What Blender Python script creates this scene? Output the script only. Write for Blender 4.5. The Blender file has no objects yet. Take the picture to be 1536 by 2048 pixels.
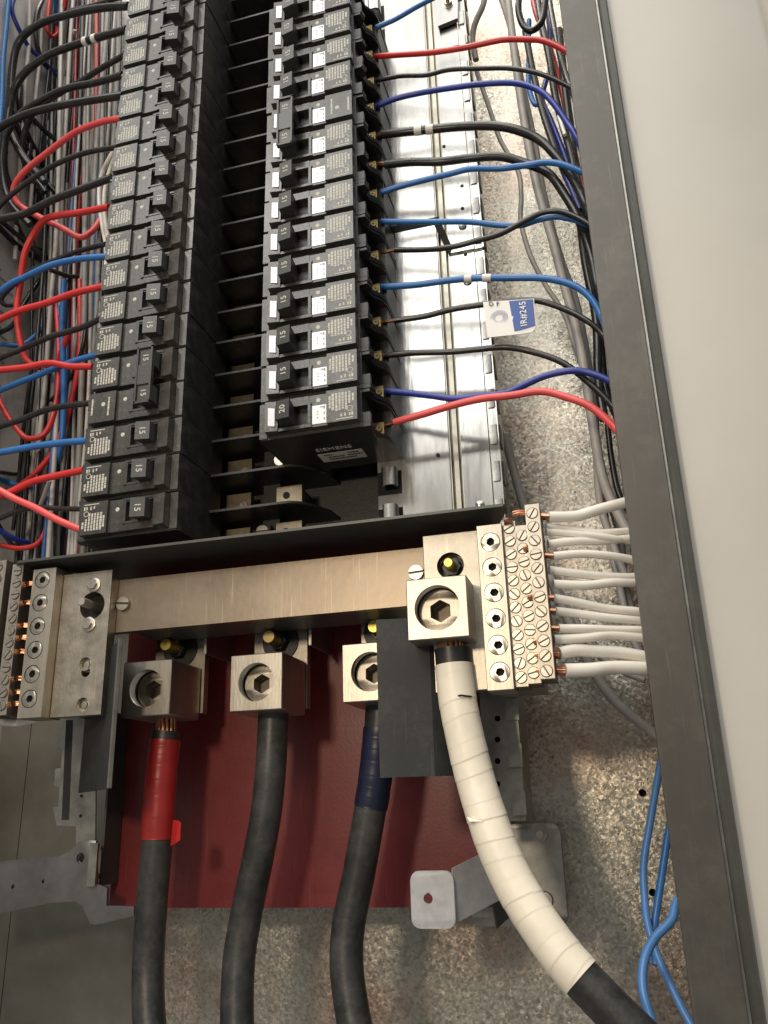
import bpy, bmesh, math, random
from mathutils import Vector, Matrix
random.seed(11)
S = 0.001                       # everything below is written in millimetres
PI = math.pi
SC = bpy.context.scene
COL = SC.collection

# ------------------------------------------------------------------ camera
F_PX, YAW, PITCH, ROLL = 1702.58, -.2617, .3423, -.0297
CAM = Vector((212.155, -435.248, -167.043))
_fw = Vector((math.sin(YAW) * math.cos(PITCH), math.cos(YAW) * math.cos(PITCH), math.sin(PITCH)))
_rt = Vector((math.cos(YAW), -math.sin(YAW), 0))
_up = _rt.cross(_fw)
RT = math.cos(ROLL) * _rt + math.sin(ROLL) * _up
UP = -math.sin(ROLL) * _rt + math.cos(ROLL) * _up
cd = bpy.data.cameras.new('camera')
cam = bpy.data.objects.new('camera', cd)
COL.objects.link(cam)
cd.sensor_fit = 'VERTICAL'
cd.sensor_height = 24
cd.lens = F_PX / 2048 * 24
cd.clip_start, cd.clip_end = 0.01, 60
M = Matrix((RT, UP, -_fw)).transposed().to_4x4()
M.translation = CAM * S
cam.matrix_world = M
SC.camera = cam

# ------------------------------------------------------------------ light
w = bpy.data.worlds.new('World')
SC.world = w
w.use_nodes = True
w.node_tree.nodes['Background'].inputs[0].default_value = (1.0, .97, .92, 1)
w.node_tree.nodes['Background'].inputs[1].default_value = 0.25


def area(name, loc, target, sx, sy, power, col):
    l = bpy.data.lights.new(name, 'AREA')
    l.shape = 'RECTANGLE'
    l.size, l.size_y = sx, sy
    l.energy = power
    l.color = col
    o = bpy.data.objects.new(name, l)
    COL.objects.link(o)
    o.location = loc
    o.rotation_euler = (Vector(target) - Vector(loc)).to_track_quat('-Z', 'Y').to_euler()
    return o


# a lit ceiling (broad, soft), one bright fitting in it, and a warm hand lamp beside the camera
area('ceiling_glow', (-.15, -1.6, 1.95), (.0, -.2, .0), 2.6, 2.2, 50, (1, .98, .93))
area('ceiling_light', (-.55, -1.75, 1.75), (.02, 0, .15), 1.2, .30, 8, (1, .965, .90))
area('ceiling_light', (-.70, -3.3, 1.95), (.10, 0, .1), 1.2, .35, 11, (1, .965, .90))
area('ceiling_light', (-.05, -.30, 2.0), (-.05, -.30, 0), 1.2, .25, 17, (1, .96, .88))
area('work_light', (-.03, -.60, .02), (.08, .1, -.14), .06, .06, 1.45, (1, .82, .60))
SC.view_settings.view_transform = 'Standard'
SC.view_settings.look = 'None'
SC.view_settings.exposure = 0
SC.view_settings.gamma = 1
SC.cycles.max_bounces = 8


# ------------------------------------------------------------------ helpers
def at(u, v, Y):
    """point of the plane at depth Y seen at photo position (u, v)"""
    d = RT * ((u - 768) / F_PX) - UP * ((v - 1024) / F_PX) + _fw
    return CAM + d * ((Y - CAM.y) / d.y)


def atx(u, v, X):
    d = RT * ((u - 768) / F_PX) - UP * ((v - 1024) / F_PX) + _fw
    return CAM + d * ((X - CAM.x) / d.x)


class MB:
    """collects shapes (mm) into one bmesh"""

    def __init__(s):
        s.bm = bmesh.new()

    def box(s, x0, x1, y0, y1, z0, z1):
        vs = [s.bm.verts.new((x, y, z)) for x in (min(x0, x1), max(x0, x1)) for y in (min(y0, y1), max(y0, y1)) for z in (min(z0, z1), max(z0, z1))]
        for f in ((0, 1, 3, 2), (4, 6, 7, 5), (0, 4, 5, 1), (2, 3, 7, 6), (0, 2, 6, 4), (1, 5, 7, 3)):
            s.bm.faces.new([vs[i] for i in f])
        return s

    def prism(s, pts, a, b, axis='z'):
        """polygon pts extruded from a to b along axis; pts are (x,y) z / (x,z) y / (y,z) x"""
        def mk(p, t):
            return {'z': (p[0], p[1], t), 'y': (p[0], t, p[1]), 'x': (t, p[0], p[1])}[axis]
        A = [s.bm.verts.new(mk(p, a)) for p in pts]
        B = [s.bm.verts.new(mk(p, b)) for p in pts]
        n = len(pts)
        s.bm.faces.new(A)
        s.bm.faces.new(B[::-1])
        for i in range(n):
            s.bm.faces.new((A[i], B[i], B[(i + 1) % n], A[(i + 1) % n]))
        return s

    def hexa(s, front, back):
        """two quads of 3-D points joined into a solid"""
        A = [s.bm.verts.new(p) for p in front]
        B = [s.bm.verts.new(p) for p in back]
        n = len(A)
        s.bm.faces.new(A)
        s.bm.faces.new(B[::-1])
        for i in range(n):
            s.bm.faces.new((A[i], B[i], B[(i + 1) % n], A[(i + 1) % n]))
        return s

    def quad(s, *p):
        s.bm.faces.new([s.bm.verts.new(q) for q in p])
        return s

    def lathe(s, c, prof, n=20, axis=(0, -1, 0)):
        """prof: list of (radius, height along axis)"""
        ax = Vector(axis).normalized()
        t = Vector((0, 0, 1)) if abs(ax.z) < .9 else Vector((1, 0, 0))
        e1 = ax.cross(t).normalized()
        e2 = ax.cross(e1)
        c = Vector(c)
        rings = []
        for r, h in prof:
            if r < 1e-6:
                rings.append([s.bm.verts.new(c + ax * h)])
            else:
                rings.append([s.bm.verts.new(c + ax * h + (e1 * math.cos(2 * PI * k / n) + e2 * math.sin(2 * PI * k / n)) * r) for k in range(n)])
        for A, B in zip(rings, rings[1:]):
            for k in range(n):
                a = [A[k % len(A)], A[(k + 1) % len(A)]] if len(A) > 1 else [A[0]]
                b = [B[(k + 1) % len(B)], B[k % len(B)]] if len(B) > 1 else [B[0]]
                if len(a + b) > 2:
                    s.bm.faces.new(a + b)
        return s

    def cyl(s, c, r, h, n=16, axis=(0, -1, 0)):
        return s.lathe(c, [(0, 0), (r, 0), (r, h), (0, h)], n, axis)

    def tube(s, pts, r, n=10, rfun=None):
        pts = [Vector(p) for p in pts]
        prev = None
        rings = []
        for i, p in enumerate(pts):
            t = (pts[min(i + 1, len(pts) - 1)] - pts[max(i - 1, 0)]).normalized()
            if prev is None:
                q = Vector((0, 0, 1)) if abs(t.z) < .9 else Vector((1, 0, 0))
                e = (q - t * q.dot(t)).normalized()
            else:
                e = (prev - t * prev.dot(t)).normalized()
            prev = e
            g = t.cross(e)
            rr = r * (rfun(i / (len(pts) - 1)) if rfun else 1)
            rings.append([s.bm.verts.new(p + (e * math.cos(2 * PI * k / n) + g * math.sin(2 * PI * k / n)) * rr) for k in range(n)])
        for A, B in zip(rings, rings[1:]):
            for k in range(n):
                s.bm.faces.new((A[k], A[(k + 1) % n], B[(k + 1) % n], B[k]))
        s.bm.faces.new(rings[0][::-1])
        s.bm.faces.new(rings[-1])
        return s

    def bevel(s, wd, seg=1, ang=40):
        es = [e for e in s.bm.edges if len(e.link_faces) == 2 and e.calc_face_angle(0) > math.radians(ang)]
        bmesh.ops.bevel(s.bm, geom=es, offset=wd, segments=seg, affect='EDGES', clamp_overlap=True, profile=.6)
        return s

    def mesh(s, name, mat, smooth=True, ang=38):
        bmesh.ops.recalc_face_normals(s.bm, faces=s.bm.faces)
        me = bpy.data.meshes.new(name)
        for v in s.bm.verts:
            v.co *= S
        s.bm.to_mesh(me)
        s.bm.free()
        me.materials.append(mat)
        if smooth:
            for p in me.polygons:
                p.use_smooth = True
            me.set_sharp_from_angle(angle=math.radians(ang))
        return me


def curve_mesh(name, mat, cu, xf, bev=0):
    """a filled 2-D curve (outline with holes, or text) turned into a mesh; curve plane x,y becomes X,Z"""
    o = bpy.data.objects.new('tmp', cu)
    COL.objects.link(o)
    dg = bpy.context.evaluated_depsgraph_get()
    me = bpy.data.meshes.new_from_object(o.evaluated_get(dg))
    bpy.data.objects.remove(o)
    bpy.data.curves.remove(cu)
    bm = bmesh.new()
    bm.from_mesh(me)
    bpy.data.meshes.remove(me)
    bmesh.ops.remove_doubles(bm, verts=bm.verts, dist=1e-4)
    for v in bm.verts:
        v.co = Vector(xf(v.co.x, -v.co.z, v.co.y))
    mb = MB()
    mb.bm.free()
    mb.bm = bm
    if bev:
        mb.bevel(bev, 1, 60)
    return mb.mesh(name, mat)


def ring(cx, cy, r, n=24, a0=0):
    return [(cx + r * math.cos(a0 + 2 * PI * k / n), cy + r * math.sin(a0 + 2 * PI * k / n)) for k in range(n)]


def plate_mesh(name, mat, outline, holes, y0, y1, bev=0, xf=None):
    """solid plate in the X-Z plane between depths y0 and y1, with holes"""
    cu = bpy.data.curves.new('c', 'CURVE')
    cu.dimensions = '2D'
    cu.fill_mode = 'BOTH'
    cu.extrude = (y1 - y0) / 2
    for pts in [outline] + holes:
        sp = cu.splines.new('POLY')
        sp.points.add(len(pts) - 1)
        for p, q in zip(sp.points, pts):
            p.co = (q[0], q[1], 0, 1)
        sp.use_cyclic_u = True
    ym = (y0 + y1) / 2
    f = xf or (lambda x, y, z: (x, y, z))
    return curve_mesh(name, mat, cu, lambda x, y, z: f(x, y + ym, z), bev)


def text_mesh(name, mat, txt, size, xf, thick=.04, bold=0):
    cu = bpy.data.curves.new('t', 'FONT')
    cu.body = txt
    cu.size = size
    cu.align_x = 'CENTER'
    cu.align_y = 'CENTER'
    cu.extrude = thick
    cu.space_character = 1.08
    cu.offset = bold
    cu.resolution_u = 3
    return curve_mesh(name, mat, cu, xf)


def rrect(x0, x1, z0, z1, r, n=4):
    out = []
    for cx, cz, a in ((x1 - r, z1 - r, 0), (x0 + r, z1 - r, PI / 2), (x0 + r, z0 + r, PI), (x1 - r, z0 + r, 1.5 * PI)):
        out += [(cx + r * math.cos(a + PI / 2 * k / n), cz + r * math.sin(a + PI / 2 * k / n)) for k in range(n + 1)]
    return out


def spline(pts, n=7):
    """smooth curve through points"""
    P = [Vector(p) for p in pts]
    P = [P[0] * 2 - P[1]] + P + [P[-1] * 2 - P[-2]]
    out = []
    for i in range(1, len(P) - 2):
        a, b, c, d = P[i - 1:i + 3]
        for k in range(n):
            t = k / n
            out.append(.5 * ((2 * b) + (c - a) * t + (2 * a - 5 * b + 4 * c - d) * t * t + (3 * b - a - 3 * c + d) * t ** 3))
    out.append(P[-2])
    return out


def tag(o, label, cat, group=None):
    o['label'] = label
    o['category'] = cat
    if group:
        o['group'] = group
    return o


def thing(name, label, cat, loc=(0, 0, 0), group=None):
    o = bpy.data.objects.new(name, None)
    COL.objects.link(o)
    o.location = Vector(loc) * S
    o.empty_display_size = .01
    return tag(o, label, cat, group)


def obj(name, me, parent=None, world=True, loc=None, roty=0, label=None):
    """links a mesh object; world=True: its vertices are scene positions"""
    o = bpy.data.objects.new(name, me)
    COL.objects.link(o)
    if parent:
        o.parent = parent
        if world:
            base = Vector(parent.location)
            q = parent.parent
            while q:
                base += q.location
                q = q.parent
            o.location = (Vector(loc) * S if loc else Vector()) - base
        elif loc:
            o.location = Vector(loc) * S
    elif loc:
        o.location = Vector(loc) * S
    if roty:
        o.rotation_euler = (0, roty, 0)
    if label:
        o['label'] = label
    return o


# ------------------------------------------------------------------ materials
def mat(name, col, rough=.5, metal=0, var=.12, scale=60, bump=0, bscale=400, rvar=.1, spec=.5, stretch=(1, 1, 1), dust=None, coat=0, scratch=0):
    m = bpy.data.materials.new(name)
    m.use_nodes = True
    N, L = m.node_tree.nodes, m.node_tree.links
    b = N['Principled BSDF']
    b.inputs['Metallic'].default_value = metal
    b.inputs['Specular IOR Level'].default_value = spec
    b.inputs['Coat Weight'].default_value = coat
    tc = N.new('ShaderNodeTexCoord')
    mp = N.new('ShaderNodeMapping')
    mp.inputs['Scale'].default_value = stretch
    L.new(tc.outputs['Object'], mp.inputs[0])
    nz = N.new('ShaderNodeTexNoise')
    nz.inputs['Scale'].default_value = scale
    nz.inputs['Detail'].default_value = 5
    nz.inputs['Roughness'].default_value = .65
    L.new(mp.outputs[0], nz.inputs['Vector'])
    r = N.new('ShaderNodeValToRGB')
    c = col
    r.color_ramp.elements[0].position = .3
    r.color_ramp.elements[1].position = .7
    r.color_ramp.elements[0].color = tuple(max(0, x * (1 - var)) for x in c) + (1,)
    r.color_ramp.elements[1].color = tuple(min(1, x * (1 + var)) for x in c) + (1,)
    L.new(nz.outputs['Fac'], r.inputs[0])
    last = r.outputs[0]
    if dust:
        n2 = N.new('ShaderNodeTexNoise')
        n2.inputs['Scale'].default_value = dust[2]
        n2.inputs['Detail'].default_value = 8
        n2.inputs['Roughness'].default_value = .8
        L.new(tc.outputs['Object'], n2.inputs['Vector'])
        mr = N.new('ShaderNodeMapRange')
        mr.inputs[1].default_value = .5
        mr.inputs[2].default_value = .75
        mr.inputs[4].default_value = dust[1]
        L.new(n2.outputs['Fac'], mr.inputs[0])
        mx = N.new('ShaderNodeMixRGB')
        mx.inputs[2].default_value = dust[0] + (1,)
        L.new(mr.outputs[0], mx.inputs[0])
        L.new(last, mx.inputs[1])
        last = mx.outputs[0]
    if scratch:
        ad = None
        for rot in (.25, -.55, 1.2):
            ms = N.new('ShaderNodeMapping')
            ms.inputs['Rotation'].default_value = (0, rot, 0)
            ms.inputs['Scale'].default_value = (900, 300, 22)
            L.new(tc.outputs['Object'], ms.inputs[0])
            ns = N.new('ShaderNodeTexNoise')
            ns.inputs['Scale'].default_value = 1
            ns.inputs['Detail'].default_value = 1
            L.new(ms.outputs[0], ns.inputs['Vector'])
            rs = N.new('ShaderNodeMapRange')
            rs.inputs[1].default_value = .70
            rs.inputs[2].default_value = .78
            rs.inputs[4].default_value = scratch
            L.new(ns.outputs['Fac'], rs.inputs[0])
            if ad is None:
                ad = rs.outputs[0]
            else:
                mm = N.new('ShaderNodeMath')
                mm.operation = 'MAXIMUM'
                L.new(ad, mm.inputs[0])
                L.new(rs.outputs[0], mm.inputs[1])
                ad = mm.outputs[0]
        mx = N.new('ShaderNodeMixRGB')
        mx.inputs[2].default_value = tuple(min(1, x * 1.7 + .04) for x in c) + (1,)
        L.new(ad, mx.inputs[0])
        L.new(last, mx.inputs[1])
        last = mx.outputs[0]
    L.new(last, b.inputs['Base Color'])
    mr = N.new('ShaderNodeMapRange')
    mr.inputs[3].default_value = max(.03, rough - rvar)
    mr.inputs[4].default_value = rough + rvar
    L.new(nz.outputs['Fac'], mr.inputs[0])
    L.new(mr.outputs[0], b.inputs['Roughness'])
    if bump:
        n3 = N.new('ShaderNodeTexNoise')
        n3.inputs['Scale'].default_value = bscale
        n3.inputs['Detail'].default_value = 3
        L.new(mp.outputs[0], n3.inputs['Vector'])
        bp = N.new('ShaderNodeBump')
        bp.inputs['Strength'].default_value = bump
        bp.inputs['Distance'].default_value = .0006
        L.new(n3.outputs['Fac'], bp.inputs['Height'])
        L.new(bp.outputs[0], b.inputs['Normal'])
    return m


def spangle(name, dark, light, pink, rough=.38):
    """galvanised sheet: crystal patches, specks and a faint pinkish tint in blotches"""
    m = bpy.data.materials.new(name)
    m.use_nodes = True
    N, L = m.node_tree.nodes, m.node_tree.links
    b = N['Principled BSDF']
    b.inputs['Metallic'].default_value = .93
    tc = N.new('ShaderNodeTexCoord')
    nz = N.new('ShaderNodeTexNoise')
    nz.inputs['Scale'].default_value = 430
    nz.inputs['Detail'].default_value = 4
    nz.inputs['Roughness'].default_value = .7
    L.new(tc.outputs['Object'], nz.inputs['Vector'])
    v = N.new('ShaderNodeTexVoronoi')
    v.inputs['Scale'].default_value = 560
    v.inputs['Randomness'].default_value = 1
    L.new(tc.outputs['Object'], v.inputs['Vector'])
    sep = N.new('ShaderNodeSeparateColor')
    L.new(v.outputs['Color'], sep.inputs[0])
    mul = N.new('ShaderNodeMath')
    mul.operation = 'MULTIPLY_ADD'
    mul.inputs[1].default_value = .35
    L.new(sep.outputs[0], mul.inputs[0])
    L.new(nz.outputs['Fac'], mul.inputs[2])
    r = N.new('ShaderNodeValToRGB')
    r.color_ramp.elements[0].position = .36
    r.color_ramp.elements[1].position = .80
    r.color_ramp.elements[0].color = dark + (1,)
    r.color_ramp.elements[1].color = light + (1,)
    L.new(mul.outputs[0], r.inputs[0])
    n2 = N.new('ShaderNodeTexNoise')
    n2.inputs['Scale'].default_value = 13
    n2.inputs['Detail'].default_value = 4
    L.new(tc.outputs['Object'], n2.inputs['Vector'])
    mr = N.new('ShaderNodeMapRange')
    mr.inputs[1].default_value = .45
    mr.inputs[2].default_value = .7
    mr.inputs[4].default_value = .85
    L.new(n2.outputs['Fac'], mr.inputs[0])
    mx = N.new('ShaderNodeMixRGB')
    mx.blend_type = 'MULTIPLY'
    mx.inputs[2].default_value = pink + (1,)
    L.new(mr.outputs[0], mx.inputs[0])
    L.new(r.outputs[0], mx.inputs[1])
    n4 = N.new('ShaderNodeTexNoise')
    n4.inputs['Scale'].default_value = 7
    n4.inputs['Detail'].default_value = 5
    L.new(tc.outputs['Object'], n4.inputs['Vector'])
    m4 = N.new('ShaderNodeMapRange')
    m4.inputs[1].default_value = .42
    m4.inputs[2].default_value = .66
    m4.inputs[4].default_value = .55
    L.new(n4.outputs['Fac'], m4.inputs[0])
    mx2 = N.new('ShaderNodeMixRGB')
    mx2.blend_type = 'MULTIPLY'
    mx2.inputs[2].default_value = (.52, .50, .47, 1)
    L.new(m4.outputs[0], mx2.inputs[0])
    L.new(mx.outputs[0], mx2.inputs[1])
    L.new(mx2.outputs[0], b.inputs['Base Color'])
    m2 = N.new('ShaderNodeMapRange')
    m2.inputs[3].default_value = rough - .08
    m2.inputs[4].default_value = rough + .2
    L.new(mul.outputs[0], m2.inputs[0])
    L.new(m2.outputs[0], b.inputs['Roughness'])
    bp = N.new('ShaderNodeBump')
    bp.inputs['Strength'].default_value = .5
    bp.inputs['Distance'].default_value = .0005
    L.new(mul.outputs[0], bp.inputs['Height'])
    b2 = N.new('ShaderNodeBump')
    b2.inputs['Strength'].default_value = 1
    b2.inputs['Distance'].default_value = .0022
    L.new(n2.outputs['Fac'], b2.inputs['Height'])
    L.new(b2.outputs[0], bp.inputs['Normal'])
    v2 = N.new('ShaderNodeTexVoronoi')
    v2.inputs['Scale'].default_value = 640
    wn = N.new('ShaderNodeTexNoise')
    wn.inputs['Scale'].default_value = 800
    wa = N.new('ShaderNodeVectorMath')
    wa.operation = 'MULTIPLY_ADD'
    wa.inputs[1].default_value = (.0022, .0022, .0022)
    L.new(tc.outputs['Object'], wn.inputs['Vector'])
    L.new(wn.outputs['Color'], wa.inputs[0])
    L.new(tc.outputs['Object'], wa.inputs[2])
    L.new(wa.outputs[0], v2.inputs['Vector'])
    va = N.new('ShaderNodeVectorMath')
    va.operation = 'SUBTRACT'
    va.inputs[1].default_value = (.5, .5, .5)
    L.new(v2.outputs['Color'], va.inputs[0])
    vb = N.new('ShaderNodeVectorMath')
    vb.operation = 'MULTIPLY_ADD'
    vb.inputs[1].default_value = (.16, .16, .16)
    L.new(va.outputs[0], vb.inputs[0])
    L.new(bp.outputs[0], vb.inputs[2])
    vn = N.new('ShaderNodeVectorMath')
    vn.operation = 'NORMALIZE'
    L.new(vb.outputs[0], vn.inputs[0])
    L.new(vn.outputs[0], b.inputs['Normal'])
    return m


DUST = ((.22, .20, .17), .25, 90)
BLACK = mat('black_moulded_plastic', (.016, .016, .0155), .42, var=.3, bump=.2, bscale=900, dust=((.12, .115, .105), .26, 110))
COVER = mat('smoked_glossy_cover', (.046, .044, .040), .24, var=.25, bump=.14, bscale=500, dust=((.19, .18, .16), .45, 140))
CLEAR = mat('clear_smoked_cover', (.060, .057, .051), .20, var=.25, bump=.1, bscale=400, dust=((.24, .23, .20), .4, 160))
TOGGLE = mat('toggle_plastic', (.040, .039, .036), .38, var=.2, bump=.15, bscale=800)
PRINT = mat('cream_print', (.50, .48, .42), .6, var=.25, scale=500)
PRINTD = mat('dim_print', (.30, .29, .26), .5, var=.2)
INK = mat('black_ink', (.02, .02, .02), .6)
GLARE = mat('painted_glare', (.60, .585, .61), .30, metal=.25, var=.05)  # pale colour stands in for lamp glare on glossy breaker faces
STICK = mat('paper_sticker', (.72, .69, .60), .6, var=.06)
ALU = mat('tin_plated_aluminium', (.46, .42, .355), .42, metal=1, dust=((.26, .21, .15), .45, 70), scratch=.35, var=.18, scale=40, bump=.12, bscale=700, stretch=(1, 1, .15))
ALUD = mat('dull_aluminium', (.40, .365, .31), .43, metal=1, dust=((.22, .18, .13), .5, 60), scratch=.3, var=.18, scale=90, bump=.12, bscale=700)
BAR = mat('plated_bus_bar', (.255, .21, .16), .42, metal=1, var=.16, scale=28, bump=.10, bscale=500, stretch=(.5, 1, .5), rvar=.08, scratch=.4, dust=((.20, .15, .10), .5, 45))
ZINC = mat('bright_zinc_sheet', (.34, .337, .325), .25, metal=1, var=.16, scale=22, bump=1.0, bscale=40, stretch=(1.6, 1, .25), rvar=.08)
KNM = mat('worn_zinc_edge', (.34, .335, .32), .36, metal=1, var=.25, scale=120, bump=.2, bscale=300)
GROOVE = mat('yellowed_zinc_groove', (.30, .285, .24), .36, metal=1, var=.2, scale=60)
ZINCD = mat('dull_zinc_sheet', (.34, .33, .30), .42, metal=.9, var=.3, scale=60, bump=.1, bscale=300)
SCREWM = mat('screw_metal', (.56, .52, .45), .34, metal=1, var=.1, scale=200)
DULLB = mat('grimy_brass', (.30, .23, .11), .45, metal=1, var=.3, scale=200)
BRASS = mat('brass', (.56, .43, .20), .36, metal=1, var=.2, scale=200)
YELLOW = mat('yellow_zinc_bolt', (.60, .48, .13), .38, metal=1, var=.2, scale=200)
COPPER = mat('bare_copper', (.50, .245, .145), .36, metal=1, var=.2, scale=250)
TAN = mat('tarnished_copper_pad', (.23, .19, .14), .42, metal=1, var=.25, scale=120)
DARKST = mat('dark_painted_steel', (.075, .077, .068), .42, metal=.35, var=.12, scale=25, bump=.08, bscale=700, dust=((.20, .18, .15), .25, 60))
BLADE = mat('grey_fibre_sheet', (.030, .0315, .032), .5, var=.2, scale=25, bump=.1, bscale=500, dust=((.12, .12, .11), .3, 40), scratch=.3, spec=.25)
FLANGE = mat('bare_steel_flange', (.085, .078, .069), .46, metal=.5, var=.14, scale=16, bump=.06, bscale=400, stretch=(1, 1, .3), rvar=.08, scratch=.25, dust=((.22, .2, .17), .25, 35))
REDP = mat('red_insulating_board', (.165, .019, .019), .40, var=.12, scale=30, bump=.12, bscale=500, dust=((.30, .12, .10), .12, 160), scratch=.35)
GALV = spangle('galvanised_back_sheet', (.36, .34, .285), (.60, .57, .49), (.88, .64, .58), .25)
SHADED = mat('shade_toned_sheet', (.20, .19, .165), .42, metal=.6, var=.2, scale=18, bump=.08, bscale=300, dust=((.30, .27, .22), .2, 110))  # shade at the lower left is put into this dark colour
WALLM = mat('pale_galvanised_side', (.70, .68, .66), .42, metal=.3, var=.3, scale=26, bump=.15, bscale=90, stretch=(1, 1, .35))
PAINT = mat('grey_enamel_paint', (.52, .495, .445), .40, var=.045, scale=7, bump=.10, bscale=26, rvar=.10)
PAPER = mat('paper_label', (.62, .60, .57), .6, var=.1, scale=40)
RECESS_SHADE = mat('painted_recess_shade', (.16, .13, .10), .5, metal=.7)  # shade inside slots and screw holes, given as a dark metal colour
HOLE = mat('hole_dark', (.006, .006, .006), .8)
BLACKJ = mat('black_cable_jacket', (.020, .020, .019), .40, var=.25, scale=40, bump=.2, bscale=300, dust=((.16, .155, .145), .5, 9))
INS = {
    'black': mat('black_insulation', (.018, .017, .016), .28, var=.25, scale=50, dust=((.12, .11, .10), .35, 80)),
    'grey': mat('grey_insulation', (.42, .39, .36), .42, var=.08),
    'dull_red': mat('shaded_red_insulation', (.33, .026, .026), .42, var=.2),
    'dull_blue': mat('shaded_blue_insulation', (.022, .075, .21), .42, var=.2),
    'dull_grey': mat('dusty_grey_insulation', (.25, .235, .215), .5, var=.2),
    'sky': mat('pale_blue_insulation', (.085, .235, .54), .36, var=.12),
    'white': mat('white_insulation', (.86, .82, .74), .40, var=.05),
    'red': mat('red_insulation', (.58, .034, .032), .34, var=.12),
    'pink': mat('pink_red_insulation', (.72, .085, .085), .36, var=.1),
    'blue': mat('blue_insulation', (.030, .150, .42), .34, var=.12),
    'navy': mat('dark_blue_insulation', (.020, .040, .27), .36, var=.15),
}
TABM = mat('pale_zinc_tab', (.44, .44, .45), .5, metal=.1, var=.16, scale=120)
WTAPE = mat('white_vinyl_tape', (.80, .73, .60), .42, var=.06, scale=60, bump=.45, bscale=110)
RTAPE = mat('red_vinyl_tape', (.32, .020, .018), .36, var=.15, scale=80)
BTAPE = mat('blue_vinyl_tape', (.008, .011, .032), .36, var=.2, scale=80)
TAGW = mat('white_tag', (.76, .73, .69), .45, var=.03)
TAGB = mat('blue_tag_print', (.022, .075, .30), .45, var=.05)
TAPEY = mat('yellowed_tape', (.55, .48, .14), .5, var=.2)

# ------------------------------------------------------------------ enclosure
YB = 150                                       # depth of the back sheet
enc = thing('electrical_enclosure', 'open galvanised electrical enclosure with dark steel front flange', 'enclosure', (0, YB, -330))
h1 = ring(217.8, -158.3, 2.4, 14)
h2 = ring(216.5, -215.5, 2.2, 14)
obj('back_sheet', plate_mesh('back_sheet', GALV, [(-126, -420), (246, -420), (246, 760), (-126, 760)], [h1, h2], YB, YB + 1.6), enc)
obj('back_liner', MB().box(-262, 246, YB + 6, YB + 8, -420, 760).mesh('back_liner', HOLE), enc)
obj('back_sheet', MB().box(-234, -122, YB - 1.4, YB + .6, -420, -20).bevel(.3).mesh('back_sheet_shaded', SHADED), enc, label='lower left back sheet, its shade put into the grey')  # separate dark sheet stands in for shade on the back
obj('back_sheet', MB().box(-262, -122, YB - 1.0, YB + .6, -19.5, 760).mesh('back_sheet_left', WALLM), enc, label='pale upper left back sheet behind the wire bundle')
sw = MB()
sw.box(-264, -262.4, -12, YB, -112, 760)
obj('side_wall', sw.mesh('side_wall', WALLM), enc, label='left side wall')
obj('side_wall', MB().box(-264, -235.6, YB - .2, YB + 1, -420, -20.5).box(-264, -262.4, -12, YB - .4, -420, -112.5).mesh('side_wall_low', SHADED), enc, label='lower left side wall coloured as if in shade')
obj('side_wall', MB().box(246.2, 248, -13, YB, -420, 760).mesh('side_wall_r', ZINCD), enc, label='right side wall')
fl = MB()
fl.prism([(225.4, -16.2), (246.3, -16.2), (246.7, -15.7), (246.7, -8), (244.6, -8), (244.6, -12.6), (243, -14.4), (226.9, -14.4), (226.9, -4), (225.4, -4)], -420, 760)
obj('front_flange', fl.bevel(.25).mesh('front_flange', FLANGE), enc)
obj('flange_seam', MB().prism([(247.2, -9), (248.2, -12.8), (250.4, -14.0), (252.8, -13.6), (253.8, -12), (253.8, 4), (247.2, 4)], -420, 760).mesh('flange_seam', DARKST), enc)

door = thing('cabinet_door', 'pale grey painted cabinet door to the right of the flange', 'door', (300, -6, -420))
dm = MB()
dm.prism([(252.0, 2), (252.0, -6.6), (337.5, -6.6), (340.2, -5.2), (340.8, -2.5), (340.8, 20), (339.4, 20), (339.4, -2), (338, -4.6), (253, -4.9), (253, 2)], -420, 760)
obj('door_panel', dm.mesh('door_panel', PAINT), door)
wl = MB().box(341.5, 900, 14, 16, -700, 1200).mesh('wall', mat('cream_wall_paint', (.66, .60, .50), .6, var=.03, bump=.05, bscale=200))
o = obj('wall', wl)
o['kind'] = 'structure'

# red board
rb = thing('red_insulating_board', 'dark red insulating board behind the cable lugs', 'board', (0, 104, -219))
obj('board_sheet', MB().box(-126, 126.5, 104, 106.5, -219, 12).bevel(.3).mesh('board_sheet', REDP), rb)
obj('rivet', MB().lathe((0, 0, 0), [(0, 0), (3.2, 0), (3, 1.4), (1.2, 2.0), (0, 2.0)], 14).mesh('rivet', SCREWM), rb, loc=at(228, 1748, 103.9))

# ------------------------------------------------------------------ bus interior, fins and stabs
bus = thing('bus_interior', 'black central bus interior with insulating fins and stab pads', 'bus bars', (0, 95, 0))
obj('base_moulding', MB().box(-70, 75, 88, 100, -11, 620).mesh('base_moulding', BLACK), bus)
obj('spine', MB().box(-9, 3, 72, 87.8, -9, 620).bevel(.6).mesh('spine', BLACK), bus)
finm = MB().prism([(-36.2, 45), (17, 45), (17, 87.6), (-50, 87.6), (-50, 62), (-36.2, 61.5)], -.8, .8).bevel(.25).mesh('fin', BLACK)
finl = MB().prism([(-36.2, 45), (20, 45), (27, 49), (34, 58), (40, 72), (41, 87.6), (-50, 87.6), (-50, 62), (-36.2, 61.5)], -.8, .8).bevel(.25).mesh('fin_long', BLACK)
for k in range(1, 24):
    obj('fin', finl if k < 3 else finm, bus, loc=(random.uniform(-.4, .2), random.uniform(-.6, .6), 25.4 * k - .4))
padm = MB().box(-11, 9.5, 0, 5, -8.5, 8.5).bevel(.6).mesh('stab_pad', TAN)
padr = MB().box(-9, 9, 0, 7, -6.5, 6.5).bevel(.6).mesh('stab_tip', TAN)


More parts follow.
